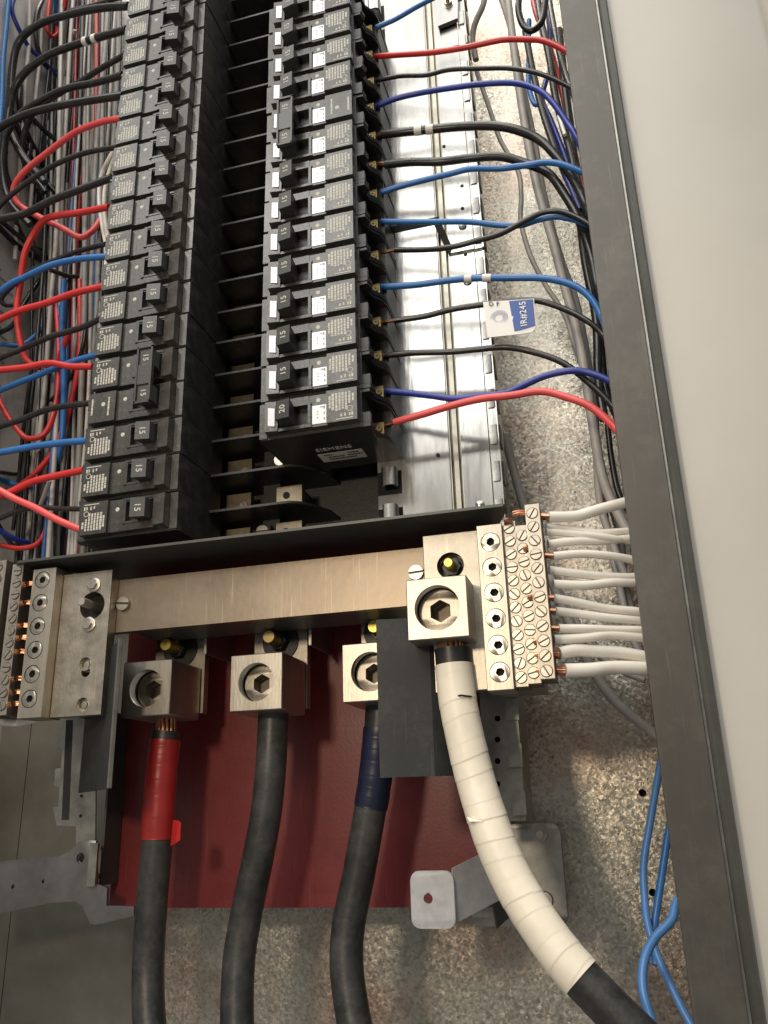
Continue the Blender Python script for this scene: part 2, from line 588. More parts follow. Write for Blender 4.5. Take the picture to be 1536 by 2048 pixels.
def slot_mesh(name, m, r, h=1.4, slot=.55):
    mb = MB()
    mb.lathe((0, 0, 0), [(r * 1.06, -.3), (r * 1.06, h * .1), (0, h * .1)], 18)
    nf = len(mb.bm.faces)
    for sg in (1, -1):
        pts = []
        a0 = math.asin(slot / r)
        for k in range(9):
            a = a0 + (PI - 2 * a0) * k / 8
            pts.append((r * .97 * math.cos(a), sg * r * .97 * math.sin(a)))
        mb.prism(pts, -h * .1 + .01, -h, 'y')
    mb.bevel(.14, 1, 50)
    me = mb.mesh(name, m)
    me.materials.append(RECESS_SHADE)
    for p in me.polygons:
        if p.center.y > -h * .12 * S:
            p.material_index = 1  # slot floor gets the painted recess shade
    return me


SL35 = slot_mesh('slotted_screw', SCREWM, 2.85, .9, .40)
SL45 = slot_mesh('slotted_screw', SCREWM, 4.4, 2.0, .7)
SLB = slot_mesh('slotted_screw', BRASS, 3.6, 1.8, .7)
for k in range(0, 16):
    z = 25.4 * k + 12.2
    obj('stab_pad', padm, bus, loc=(-28, 72, z))
    obj('stab_screw', SL35, bus, loc=(-23.5, 71.9, z - .5), roty=random.uniform(0, 3))
dark = MB().cyl((0, 0, 0), 2.4, .6, 14).mesh('stab_hole', HOLE)
for k in (0, 1):
    z = 25.4 * k + 10.2
    obj('stab_tip', padr, bus, loc=(14.5, 60, z))
    obj('stab_hole', dark, bus, loc=(12.6, 60, z))
    obj('stab_post', MB().box(-7, 7, 0, 20, -6, 6).mesh('stab_post', BLACK), bus, loc=(14.5, 67.2, z))
obj('bus_screw', SL45, bus, loc=at(526, 1064, 66))
obj('bus_screw', SL45, bus, loc=at(562, 921, 58), roty=.9)
obj('bus_screw_boss', MB().box(-5, 6, 0, 20, -4, 4).mesh('bus_screw_boss', BLACK), bus, loc=at(566, 924, 58.5))
obj('bus_screw_boss', MB().box(-5, 5, 0, 14, -5, 5).mesh('bus_screw_boss', BLACK), bus, loc=at(527, 1066, 66.5))

# ------------------------------------------------------------------ circuit breakers
def brk_meshes(right):
    """meshes of one breaker in its own frame: x = -u (u runs from the inner end to the wire end), z across"""
    d = {}
    d['body'] = MB().prism([(0, 7), (-1.2, 5.4), (-66, 5.4), (-66, 62), (0, 62)], -12.45, 12.45).bevel(.45).mesh('body', BLACK)
    prof = [(-65.6, 6), (-71, 6), (-72.4, 12), (-69.5, 16), (-70.5, 22), (-75, 28), (-76.5, 34), (-76.5, 62), (-65.6, 62)]
    lg = MB()
    lg.prism(prof, -12.4, -10.6)
    lg.prism(prof, 9.4, 12.4)
    lg.box(-76, -65.6, 36, 62, -10.8, 9.6)
    lg.box(-71, -65.8, 6, 9, 3, 9.6)
    d['lug_housing'] = lg.bevel(.3).mesh('lug_housing', COVER if not right else BLACK)
    d['lug_clamp'] = MB().box(-73, -66.2, 29, 36, 0, 8).bevel(.6).mesh('lug_clamp', DULLB)
    sm = MB()
    sm.lathe((-70, 28, 4.5), [(0, -3), (2.4, -3), (2.4, 0), (1.9, .6), (.8, .6), (.7, 0), (0, 0)], 12, (-.45, -1, .1))
    d['lug_screw'] = sm.mesh('lug_screw', DULLB)
    c = MB()
    c.box(-46, -33.8, .9, 5.5, -10.6, 10.4)
    c.box(-34, -14, .5, 5.5, 8, 10.4)
    c.box(-34, -14, .5, 5.5, -10.6, -5)
    c.box(-36, -14.5, -.1, 1.6, 9, 10.4)
    c.box(-36, -13, .1, 1.6, -6.2, -4.8)
    c.box(-35.4, -33.6, -.1, 1.6, -6.1, 9.1)
    d['cover'] = c.bevel(.35).mesh('cover', COVER)
    d['end_block'] = MB().hexa([(-14.4, -.6, -9.6), (-6.4, -1.6, -9.6), (-6.4, -1.6, 10.2), (-14.4, -.6, 10.2)], [(-14.4, 5.5, -10.6), (-5.6, 5.5, -10.6), (-5.6, 5.5, 10.6), (-14.4, 5.5, 10.6)]).bevel(.7, 2).mesh('end_block', CLEAR)
    d['inner_flange'] = MB().box(-5.4, -.4, 4.4, 6.5, -11.6, 11.8).bevel(.45).mesh('inner_flange', CLEAR)
    d['label_block'] = MB().box(-65, -45.8, -1.3, 5.5, -11, 10.2).bevel(.8, 2).mesh('label_block', COVER)
    tg = MB()
    tg.hexa([(-25.0, -9.2, -6.0), (-15.8, -7.6, -6.0), (-15.8, -7.6, 6.2), (-25.0, -9.2, 6.2)], [(-24.4, 5.3, -4.6), (-15.2, 5.3, -4.6), (-15.2, 5.3, 7.2), (-24.4, 5.3, 7.2)])
    d['toggle'] = tg.bevel(.7, 2).mesh('toggle', TOGGLE)
    if right:
        lw = MB().box(-45.6, -36.2, .55, 1.0, -3.4, 8.8).mesh('rating_glare', GLARE)  # reflected lamp light as a pale patch, right column only
        d['rating_glare'] = lw
        d['end_glare'] = MB().prism([(-12.8, -4.5), (-8.4, -5.5), (-8.4, 6.5), (-12.8, 7.5)], -1.75, -.7, 'y').mesh('end_glare', GLARE)  # same painted glare on the inner end block
        em = MB()
        for z0 in (-2, 1.6, 5.2):
            em.box(-44.3, -43.5, .44, .56, z0 - .2, z0 + 1.6)
        em.box(-44.3, -41.3, .44, .56, -2.3, -1.6)
        em.box(-40, -39.2, .44, .56, .4, 1.2).box(-40, -39.2, .44, .56, 2.2, 3).box(-40, -39.2, .44, .56, 4.4, 5.2)
        d['embossing'] = em.mesh('embossing', PRINTD)
    return d


def print_mesh(kind, m):
    """small print on the label block: lines of words running across the breaker"""
    rnd = random.Random(kind)
    mb = MB()
    y0, y1 = -1.36, -1.29
    us = [62.6, 60.4, 58.2, 56.2, 54.2, 52.2, 50.0, 48.0]
    lo, hi = -8.6, 3.2
    if kind == 1:
        us, lo, hi = [62.6, 50.5], -7, 6
    for i, u in enumerate(us):
        z = lo + (1.6 if i in (0, 7) else 0)
        e = hi - (5.6 if i == 0 else 2.6 if i == 7 else 4.2 if i == 1 else rnd.uniform(0, 1))
        if kind == 1:
            e = hi
        t = .62 if i not in (6,) else .8
        while z < e:
            l = min(rnd.uniform(.7, 2.4), e - z + .2)
            mb.box(-u - t, -u + t, y0, y1, z, z + l)
            z += l + .28
    if kind != 1:
        for u in (62, 60.4, 57.5, 55.2):
            mb.box(-u - .5, -u + .5, y0, y1, 5.2 + rnd.uniform(-.4, .4), 7.3)
        mb.box(-62.5, -52, y0, y1, 8.4, 9.0)
        for k in range(14):           # approval ring
            a, b = 2 * PI * k / 14, 2 * PI * (k + .85) / 14
            P = [(-60.6 + r * math.cos(t), 2.6 + r * math.sin(t)) for r, t in ((1.9, a), (1.9, b), (1.45, b), (1.45, a))]
            mb.prism(P, y0, y1, 'y')
    else:
        mb.prism(ring(-54.5, 1.5, 1.5, 12), y0, y1, 'y')
    return mb.mesh('label_print', m)


BM_L, BM_R = brk_meshes(False), brk_meshes(True)
PR = {0: print_mesh(0, PRINT), 1: print_mesh(1, PRINT), 2: print_mesh(2, PRINT)}
LOGO = MB().prism(ring(-40, 4, 1.4, 14), .82, .92, 'y').mesh('maker_mark', PRINT)
LOGOR = MB().prism(ring(-40, -7, 1.4, 14), .82, .92, 'y').mesh('maker_mark', PRINT)


def rating(txt, zoff=0):
    # glyph tops point to +x in the breaker's own frame
    return text_mesh('rating_number', PRINT, txt, 5.4, lambda x, y, z: (-20.4 + z, y - 8.46 - .174 * (-z), -x + zoff), bold=.08)


R15, R20 = rating('15'), rating('20')


def breaker(row, right, label, txt='15', kind=0, toggle=True, group=None):
    z = 25.4 * (row + .5)
    t = thing('circuit_breaker', label, 'circuit breaker', (16.5 if right else -36.5, 0, z), group)
    if right:
        t.rotation_euler = (0, PI, 0)
    t.location.x += random.uniform(-.4, .4) * S
    t.location.y += random.uniform(-.5, .5) * S
    t.rotation_euler.z = random.uniform(-.006, .006)
    bm = BM_R if right else BM_L
    for n, me in bm.items():
        if n == 'toggle' and not toggle:
            pass
        o = obj(n, me, t, world=False)
        if n == 'toggle' and toggle:
            obj('rating_number', R20 if txt == '20' else R15, o, world=False)
    obj('label_print', PR[kind], t, world=False)
    obj('maker_mark', LOGOR if right else LOGO, t, world=False)
    return t


ORD = 'first second third fourth fifth sixth seventh eighth ninth tenth eleventh twelfth thirteenth fourteenth fifteenth sixteenth seventeenth eighteenth nineteenth twentieth twenty-first twenty-second twenty-third twenty-fourth twenty-fifth twenty-sixth twenty-seventh twenty-eighth twenty-ninth thirtieth'.split()
LW = ['fed by a pink-red wire', 'fed by a red wire', 'fed by a blue wire', 'in the lower half of the tied pair', 'in the upper half of the tied pair', 'with an offset rating mark', 'fed by a red wire', 'fed by a blue wire', 'fed by a red wire', 'fed by a black wire', 'fed by a thin black wire', 'fed by a red wire', 'fed by a black wire', 'fed by a black wire', 'fed by a thin black wire', 'fed by a black wire with white markers', 'fed by a thick black wire', 'cut by the top of the picture', 'above the picture edge', 'above the picture edge']
for i in range(20):
    breaker(i, False, 'black breaker %s, %s up in the left column' % (LW[i], ORD[i]), kind=1 if i == 3 else 2 if i in (4, 5, 9) else 0, group='breakers in the left column')
RW = ['with a 20 toggle and a red wire', 'fed by a dark blue wire', 'fed by a black wire', 'fed by the tagged black wire', 'fed by a blue wire with white markers', 'fed by a black wire with bare copper', 'fed by a blue wire', 'fed by a blue wire', 'in the lower half of the tied pair', 'in the upper half of the tied pair', 'fed by a thin black wire', 'fed by a red wire', 'fed by a blue wire', 'cut by the top of the picture']
for i in range(14):
    b = breaker(i + 2, True, 'black breaker %s, %s up in the right column' % (RW[i], ORD[i]), '20' if i == 0 else '15', 1 if i == 9 else 2 if i in (0, 4) else 0, group='breakers in the right column')
    if i == 0:
        # maker's name and sticker on the underside (local top because the breaker is turned over)
        zt = 12.5
        nm = text_mesh('maker_name', TAGW, 'SIEMENS', 6.0, lambda x, y, z: (-39.5 - x, 30.5 - z, zt - y), bold=.02)
        obj('maker_name', nm, b, world=False)
        st = MB().hexa([(-26.5, 36.5, zt + .05), (-56, 36.5, zt + .05), (-56, 49.5, zt + .05), (-26.5, 49.5, zt + .05)], [(-26.5, 36.5, zt - .1), (-56, 36.5, zt - .1), (-56, 49.5, zt - .1), (-26.5, 49.5, zt - .1)]).mesh('sticker', STICK)
        so = obj('sticker', st, b, world=False)
        sk = MB()
        rnd = random.Random(4)
        for yy, a, e in ((39, 30, 35), (39, 46, 53), (42.6, 32, 43), (42.6, 45, 54), (46, 32, 50)):
            x = a
            while x < e:
                l = rnd.uniform(.8, 2)
                sk.box(-x, -x - l, yy - .9, yy + .9, zt + .06, zt + .1)
                x += l + .4
        obj('sticker_print', sk.mesh('sticker_print', INK), so, world=False)


def tie(row, right, label):
    z = 25.4 * (row + 1)
    t = thing('handle_tie', label, 'handle tie', (16.5 if right else -36.5, -8.9, z))
    if right:
        t.rotation_euler = (0, PI, 0)
    k = MB()
    k.box(-25.8, -15, -1.6, 0, -20, 20)
    for a, e in ((-20.4, -19), (19, 20.4)):
        k.box(-26, -14.8, -3, 0, a, e)
    k.box(-26, -24.8, -3, 0, -20, 20).box(-16, -14.8, -3, 0, -20, 20)
    k.box(-25, -15.8, -2.6, -1.5, -7, 7)
    k.box(-24.5, -15, 0, 6, -18, -7).box(-24.5, -15, 0, 6, 7, 18)
    obj('tie_bar', k.bevel(.3).mesh('tie_bar', TOGGLE), t, world=False)
    for s in (-12.6, 12.6):
        m = text_mesh('rating_number', PRINT, '15', 5.2, lambda x, y, z2: (-20.4 + z2, y - 1.64, -x + s), bold=.08)
        obj('rating_number', m, t, world=False)
    obj('position_line', MB().box(-22.5, -18.3, -1.66, -1.55, 5.2 + 1.8, 5.9 + 1.8).mesh('position_line', PRINT), t, world=False)


tie(3, False, 'black handle tie marked 15 joining two breakers in the left column')
tie(10, True, 'black worn handle tie joining two breakers in the right column')

# ------------------------------------------------------------------ right and left mounting rails
def rail(sg, label, xo):
    """sg=1: right rail, seen fully; sg=-1: its mirror image on the left"""
    X = (lambda x: x) if sg > 0 else (lambda x: 2 * xo - x)
    t = thing('mounting_rail', label, 'rail', (X(115), 62, -8))

    def bx(mb, x0, x1, *r):
        return mb.box(X(x0), X(x1), *r)
    for z0, z1, n in ((-8, 229, 'pan'), (234, 560, 'pan')):
        mb = MB()
        bx(mb, 75.5, 123.4 if sg > 0 else 100, 62, 63.4, z0, z1)
        obj(n, mb.mesh(n, ZINC), t)
    if sg > 0:
     mb = MB()
     bx(mb, 123.6, 124.4, 63.2, 69, -8, 560)
     bx(mb, 124.4, 130.8, 68, 69, -8, 560)
     bx(mb, 130.8, 131.5, 63.2, 69, -8, 560)
     bx(mb, 126.2, 129.2, 63.4, 67.8, -8, 560)
     obj('groove', mb.bevel(.2).mesh('groove', GROOVE), t)
    for z0, z1 in ((-8, 199), (202, 386), (389, 560)) if sg > 0 else ():
        mb = MB()
        bx(mb, 131.7, 149.4, 61.6, 62.8, z0, z1)
        bx(mb, 150.0, 155, 62.0, 63.2, z0, z1)
        bx(mb, 155, 156.2, 61.4, 86, z0, z1)
        obj('edge_plate', mb.bevel(.3).mesh('edge_plate', ZINC), t)
    kn = MB().prism([(-2.6, -.4), (1.4, -.7), (3.0, .2), (3.9, 2.0), (3.9, 12), (2.9, 12), (2.7, 2.2), (1.0, .6), (-2.6, .6)], -6.6, 6.6).bevel(.2).mesh('knuckle', KNM)
    for k in range(-1, 21) if sg > 0 else ():
        obj('knuckle', kn, t, loc=(X(153.2), 61.6, 25.4 * k + 9))
    hk = MB()
    hk.prism([(0, 0), (0, -9), (1.2, -10.6), (3.2, -11), (6.5, -11), (8.6, -10), (9.4, -8), (9.4, -2), (8.2, -2), (8.2, -7.6), (6.4, -9.6), (3.4, -9.6), (1.3, -8.4), (1.3, 0)] if sg > 0 else
             [(0, 0), (0, -9), (-1.2, -10.6), (-3.2, -11), (-6.5, -11), (-8.6, -10), (-9.4, -8), (-9.4, -2), (-8.2, -2), (-8.2, -7.6), (-6.4, -9.6), (-3.4, -9.6), (-1.3, -8.4), (-1.3, 0)], -6.2, 6.2)
    hm = hk.bevel(.2).mesh('hook', ZINC)
    sl = MB().box(-5, 11, 0, .5, -8, 8).mesh('hook_slot', HOLE)
    for k in range(0, 18):
        z = 25.4 * k + 11.5
        obj('hook', hm, t, loc=(X(80.5), 62, z))
        obj('hook_slot', sl, t, loc=(X(80.5), 61.7, z - 1.2))
    return t


rr_ = rail(1, 'bright zinc mounting rail with hooks right of the breakers', 0)
rail(-1, 'zinc mounting rail behind the left breakers and wire bundle', -10)
bolt = MB()
bolt.lathe((0, 0, 0), [(0, 0), (4.4, 0), (4.4, 1.2), (0, 1.2)], 18)
bolt.cyl((0, -1.1, 0), 3.2, 2.6, 6)
bolt.cyl((0, -3.6, 0), 1.6, 2.5, 10)
boltm = bolt.bevel(.2).mesh('rail_bolt', SCREWM)
obj('rail_bolt', boltm, rr_, loc=at(897, 10, 58))
rvm = MB().lathe((0, 0, 0), [(0, 0), (3.0, 0), (2.8, 1.2), (1.2, 1.8), (0, 1.9)], 16).mesh('rail_rivet', ZINC)
for p in ((900, 97), (925, 452), (935, 563), (960, 1010)):
    obj('rail_rivet', rvm, rr_, loc=at(p[0], p[1], 61.6))
rh = MB().cyl((0, 0, 0), 1.3, .25, 10).mesh('rail_hole', HOLE)
for p in ((900, 53), (931, 509), (924, 372), (925, 417), (888, 293), (876, 910)):
    obj('rail_hole', rh, rr_, loc=at(p[0], p[1], 61.55))
a, b_, c_, d_ = at(866, -20, 57), at(916, -20, 57), at(915, 36, 57), at(876, 52, 57)
obj('cover_tab', MB().hexa([a, b_, c_, d_], [p + Vector((0, 3.5, 0)) for p in (a, b_, c_, d_)]).bevel(.5).mesh('cover_tab', ZINC), rr_)
nt = MB().box(83, 126, 61.55, 62.2, 228.6, 234.6)
nt.hexa([(122, 61.5, 229), (126.5, 61.5, 232), (134.5, 61.5, 206), (132, 61.5, 200)], [(122, 62.3, 229), (126.5, 62.3, 232), (134.5, 62.3, 206), (132, 62.3, 200)])
obj('notch', nt.mesh('notch', HOLE), rr_)

# lower rail legs below the neutral bar
lr = thing('rail_leg', 'dark perforated steel leg below the right neutral block', 'rail', (148, 62, -172))
holes = [ring(*[(p.x, p.z) for p in [at(995, y, 62)]][0], 1.7, 12) for y in (1437, 1479, 1522, 1568, 1612)]
obj('web', plate_mesh('web', ZINCD, [(133, -92), (153, -92), (153, -172), (133, -172)], holes, 62, 63.5), lr)
obj('web_back', MB().box(134, 152, 68, 69, -172, -92).mesh('web_back', HOLE), lr)
obj('edge', MB().box(152.8, 154.2, 61.4, 100, -172, -92).bevel(.3).mesh('edge', ZINCD), lr)
kn2 = MB().box(-4, 3.4, -1.2, 1.2, -6.2, 6.2).bevel(.8, 2).mesh('knuckle', ZINCD)
for k in range(3):
    obj('knuckle', kn2, lr, loc=(151.5, 61.2, -112 - 25.4 * k))
ll = thing('rail_leg', 'dark notched steel leg below the left neutral block', 'rail', (-148, 80, -205))
ol = [(192, 1425), (130, 1425), (128, 1460), (116, 1460), (113, 1497), (125, 1497), (122, 1537), (110, 1537), (107, 1573), (119, 1573), (117, 1614), (105, 1614), (113, 1652), (152, 1652), (152, 1690), (150, 1775), (190, 1775)]
obj('web', plate_mesh('web', ZINCD, [(p.x, p.z) for p in (at(u, v, 84) for u, v in ol)], [], 84, 85.5, .2), ll)
p0, p1 = at(133, 1442, 83.9), at(140, 1640, 83.9)
q = [at(132, 1440, 83.9), at(146, 1440, 83.9), at(138, 1640, 83.9), at(123, 1640, 83.9)]
obj('channel', MB().hexa(q, [p + Vector((0, .6, 0)) for p in q]).mesh('channel', BLADE), ll)
obj('edge', MB().box(-122, -120.5, 84, 103, -204, -96).bevel(.3).mesh('edge', DARKST), ll)
obj('slot', MB().cyl((0, 0, 0), 1.1, .3, 8).mesh('slot', HOLE), ll, loc=at(163, 1592, 83.9))
obj('slot', MB().cyl((0, 0, 0), 1.1, .3, 8).mesh('slot', HOLE), ll, loc=at(161, 1632, 83.9))
for p in ((208, 1695), (203, 1752)):
    obj('pin', MB().lathe((0, 0, 0), [(0, 0), (2.0, 0), (1.8, 2.4), (0, 2.6)], 12).mesh('pin', SCREWM), ll, loc=at(p[0], p[1], 99))

# ------------------------------------------------------------------ shelf and neutral cross bar
sh = thing('steel_shelf', 'dark steel shelf running under the breakers above the neutral bar', 'shelf', (10, 20, -12))
obj('shelf_plate', MB().prism([(-142, -2), (162.5, -2), (164, 4), (140, 78), (-150, 78), (-150, 6)], -12, -10.4).bevel(.3).mesh('shelf_plate', DARKST), sh)
cb = thing('neutral_cross_bar', 'long plated neutral bar joining the two neutral blocks', 'bus bar', (0, 20.6, -40))
obj('bar', MB().box(-100, 117, 20.6, 27, -56.4, -23.2).bevel(.5).mesh('bar', BAR), cb)
obj('support_beam', MB().box(-74, 117, 27.2, 58, -56.2, -26).bevel(.6).mesh('support_beam', DARKST), cb)
obj('slotted_screw', SL45, cb, loc=at(248, 1208, 20.4), roty=.1)
obj('slotted_screw', SL45, cb, loc=at(833, 1146, 20.4), roty=-.05)


# ------------------------------------------------------------------ neutral blocks
def hexring(r):
    return ring(0, 0, r, 6, PI / 6)


SOCK = plate_mesh('socket_screw', SCREWM, ring(0, 0, 5.0, 24), [hexring(2.5)], -.5, 4, .2)
SOCKF = MB().cyl((0, 3, 0), 3, .3, 12).mesh('socket_floor', HOLE)


def socket_strip(t, x0, x1, y0, y1, z0, z1, cx, zs):
    obj('socket_strip', plate_mesh('socket_strip', ALU, [(x0, z0), (x1, z0), (x1, z1), (x0, z1)], [ring(cx, z, 5.6, 24) for z in zs], y0, y1, .35), t)
    for z in zs:
        o = obj('socket_screw', SOCK, t, loc=(cx, y0 + .5, z), roty=random.uniform(0, 2))
        obj('socket_floor', SOCKF, o, world=False)
    obj('strip_floor', MB().box(cx - 6, cx + 6, y0 + 6, y0 + 8, z0 + 1, z1 - 1).mesh('strip_floor', ALUD), t)


def screw_strip(t, x0, x1, y0, y1, z0, z1, cx, zs):
    obj('screw_strip', plate_mesh('screw_strip', ALU, [(x0, z0), (x1, z0), (x1, z1), (x0, z1)], [ring(cx, z, 3.2, 20) for z in zs], y0, y0 + 5), t)
    obj('strip_core', MB().box(x0 + .05, x1 - .05, y0 + 2.2, y1, z0 + .05, z1 - .05).mesh('strip_core', RECESS_SHADE), t)
    for z in zs:
        obj('slotted_screw', SL35, t, loc=(cx, y0 + .35 - random.uniform(0, .5), z), roty=random.choice((-.7, -.6, -.4, -.9, -.1, 1.0)) + random.uniform(-.25, .25))


nr = thing('neutral_terminal_block', 'right neutral block with big lug and rows of slotted screws', 'terminal block', (150, 20, -108))
obj('mounting_plate', plate_mesh('mounting_plate', ALUD, [(114.5, -107), (146.5, -107), (146.5, -19.5), (114.5, -19.5)], [ring(129.6, -38.3, 8.0, 28)], 11, 19, .4), nr)
obj('plate_recess', MB().cyl((129.6, 19.2, -38.3), 8.6, 5, 24, (0, 1, 0)).mesh('plate_recess', BLACK), nr)
stud = MB()
stud.cyl((129.6, 19, -38.3), 5.2, 5.4, 6)
obj('nut', stud.bevel(.3).mesh('nut', BLACK), nr)
obj('stud', MB().lathe((129.6, 14, -38.3), [(0, 0), (2.9, 0), (2.9, 8.6), (2.3, 9.4), (0, 9.4)], 14).mesh('stud', YELLOW), nr)
socket_strip(nr, 146.8, 160.6, 1, 20, -109, -20.5, 153.9, [-30.4 - 13.9 * k for k in range(6)])
screw_strip(nr, 160.75, 167.45, 4, 20, -107.5, -19, 164.1, [-23.0 - 7.27 * k for k in range(12)])
screw_strip(nr, 167.5, 174.1, 2.5, 20, -106.5, -22.5, 170.8, [-28.2 - 7.3 * k for k in range(11)])
screw_strip(nr, 174.2, 181.6, -4, 16, -105.5, -13.5, 177.8, [-18.6 - 7.56 * k for k in range(12)])
obj('block_base', MB().box(147, 173, 20.2, 56, -106, -22).mesh('block_base', ALUD), nr)
ct = MB()
rnd = random.Random(3)
for z, x, l in ((-15.8, 167, 7), (-19.5, 162, 4), (-36, 171, 5), (-86, 172, 5), (-93, 172, 6), (-101, 172, 6), (-63, 171, 4)):
    for k in range(3):
        ct.tube([(x, 1.6 + k * .5, z - k * 1.1 + 1), (x + l * .5, 1.0, z - k + 1.2), (x + l, 2.2, z - k * 1.1 + 1)], .65, 6)
obj('copper_end', ct.mesh('copper_end', COPPER), nr)['kind'] = 'stuff'

nl = thing('neutral_terminal_block', 'left neutral block with bare copper ends, cut by the picture edge', 'terminal block', (-120, 20, -108))
PX, PZ = -95.4, -40.2
obj('mounting_plate', plate_mesh('mounting_plate', ALUD, [(-117.5, -106.5), (-83.3, -106.5), (-83.3, -18.6), (-117.5, -18.6)], [ring(PX, PZ, 8.6, 28), ring(PX - .5, -81, 3.0, 16)] + [ring(at(u, v, 12).x, at(u, v, 12).z, 4.1, 20) for u, v in ((170, 1328), (165, 1409))], 12, 20, .4), nl)
obj('plate_recess', MB().box(-117, -101, 24, 46, -104, -18).mesh('plate_recess', HOLE), nl)
obj('plate_well', MB().cyl((PX, 19.2, PZ), 9.4, .5, 24, (0, 1, 0)).mesh('plate_well', HOLE), nl)
obj('plate_well', MB().cyl((PX - .5, 19.2, -81), 3.4, .5, 14, (0, 1, 0)).mesh('plate_well', HOLE), nl)
obj('stud', MB().lathe((PX, 20.5, PZ), [(0, 0), (2.8, 0), (2.8, 19), (2.2, 19.9), (0, 19.9)], 14).mesh('stud', ALU), nl)
for p in ((188, 1170), (178, 1249)):
    q = at(p[0], p[1], 11.8)
    obj('hex_screw', MB().lathe(q, [(0, 0), (4.6, 0), (4.6, .8), (4.0, 1.0), (0, 1.0)], 20).cyl(q + Vector((0, -1, 0)), 3.2, 2, 6).bevel(.25).mesh('hex_screw', SCREWM), nl)
for p in ((170, 1328), (165, 1409)):
    q = at(p[0], p[1], 12.0)
    obj('dimple', MB().lathe(q + Vector((0, 6, 0)), [(5, 0), (4.6, 3.2), (2.2, 3.6), (2.0, 4.4), (0, 4.5)], 20).mesh('dimple', ALUD), nl)
socket_strip(nl, -134.4, -117.8, 4, 22, -107, -15.5, -127.2, [-22.8 - 14.6 * k for k in range(6)])
screw_strip(nl, -148.6, -140.6, 2, 20, -104.5, -11.2, -144.2, [-16 - 7.55 * k for k in range(12)])
screw_strip(nl, -162.2, -152, 0, 20, -104.5, -8.2, -157.4, [-12.6 - 7.55 * k for k in range(12)])
screw_strip(nl, -175, -165, 0, 20, -103.5, -6, -170, [-9 - 7.55 * k for k in range(12)])
obj('block_base', MB().box(-176, -117, 22.4, 46, -100, -14).mesh('block_base', BLACK), nl)
ct = MB()
for z, x in ((-50.5, -140.2), (-58, -140.2), (-66.5, -140.2), (-83, -139.6), (-91, -139.6), (-98, -139.6), (-12.5, -163), (-27, -163), (-43, -164), (-24, -140), (-36, -140)):
    for k in range(3):
        a = rnd.uniform(-.5, .5)
        ct.tube([(x, 6 + k * .6, z - k * .9 + 1), (x + 3, 5 + a, z - k * .9 + 1), (x + 6, 6.5, z - k * 1.0 + 1 + a)], .75, 6)
obj('copper_end', ct.mesh('copper_end', COPPER), nl)['kind'] = 'stuff'


# ------------------------------------------------------------------ cable lugs
def lug(label, cx, zc, y0, depth, sz, hr, pad, bolt_mat, bolt_at, disc=True):
    t = thing('cable_lug', label, 'cable lug', (cx, y0, zc))
    h = sz / 2
    obj('block', plate_mesh('block', ALU, [(cx - h, zc - h), (cx + h, zc - h), (cx + h, zc + h), (cx - h, zc + h)], [ring(cx, zc, hr, 32)], y0, y0 + depth, .5), t)
    obj('thread', MB().lathe((cx, y0 + 7, zc), [(hr + .15, 6.4), (hr - .7, 5.6), (hr, 4.8), (hr - .7, 4), (hr, 3.2), (hr - .7, 2.4), (hr, 1.6), (hr - .6, .8), (hr + .1, 0)], 32).mesh('thread', SCREWM), t)
    obj('set_screw', plate_mesh('set_screw', ALUD, ring(cx, zc, hr - .8, 28), [ring(cx, zc, hr * .52, 6, PI / 6)], y0 + 8.5, y0 + 18, .5), t)
    obj('screw_floor', MB().cyl((cx, y0 + 18.2, zc), hr - .4, 2, 20, (0, 1, 0)).mesh('screw_floor', RECESS_SHADE), t)
    if pad:
        x0, x1, z0, z1, yp = pad
        obj('pad', MB().box(x0, x1, yp, yp + 6, z0, z1).bevel(.5).mesh('pad', ALUD), t)
        bx, bz = bolt_at
        obj('washer', MB().lathe((bx, yp - .1, bz), [(0, 0), (12, 0), (12, 1.5), (0, 1.5)], 28).mesh('washer', BLACK), t)
        obj('nut', MB().cyl((bx, yp - 1.4, bz), 6.2, 6.5, 6).bevel(.4).mesh('nut', BLACK), t)
        obj('bolt', MB().lathe((bx, yp - 1, bz), [(0, 0), (4.4, 0)] + [(4.4 - .5 * (k % 2), 6 + k * .9) for k in range(14)] + [(3.7, 19.4), (0, 19.4)], 14).mesh('bolt', bolt_mat), t)
    return t


lug('dull plated cable lug above the red taped cable', -65.2, -90.2, 30, 38, 33, 11.8, (-83, -47, -102, -44, 69.5), YELLOW, (-64.6, -60.2))
lug('pale plated cable lug above the plain black cable', 6.8, -91.2, 30, 38, 33, 11.8, (-12, 24, -103, -44, 69.5), BRASS, (6.2, -60.8))
lug('pale plated cable lug half hidden by the dark barrier above the blue taped cable', 76.5, -90, 30, 38, 33, 11.8, (60, 95, -102, -44, 69.5), YELLOW, (74, -60))
lug('large bright neutral lug above the white taped cable', 125.2, -66.2, -10, 34, 32.4, 12.6, None, None, None)
for x0 in (-43, 28.6):
    o = obj('barrier_strip', MB().box(x0, x0 + 1.6, 60, 100, -66, -45).bevel(.3).mesh('barrier_strip', ALU))
    tag(o, 'thin bright metal edge standing right of the %s pad' % ('red cable' if x0 < 0 else 'middle cable'), 'metal strip')

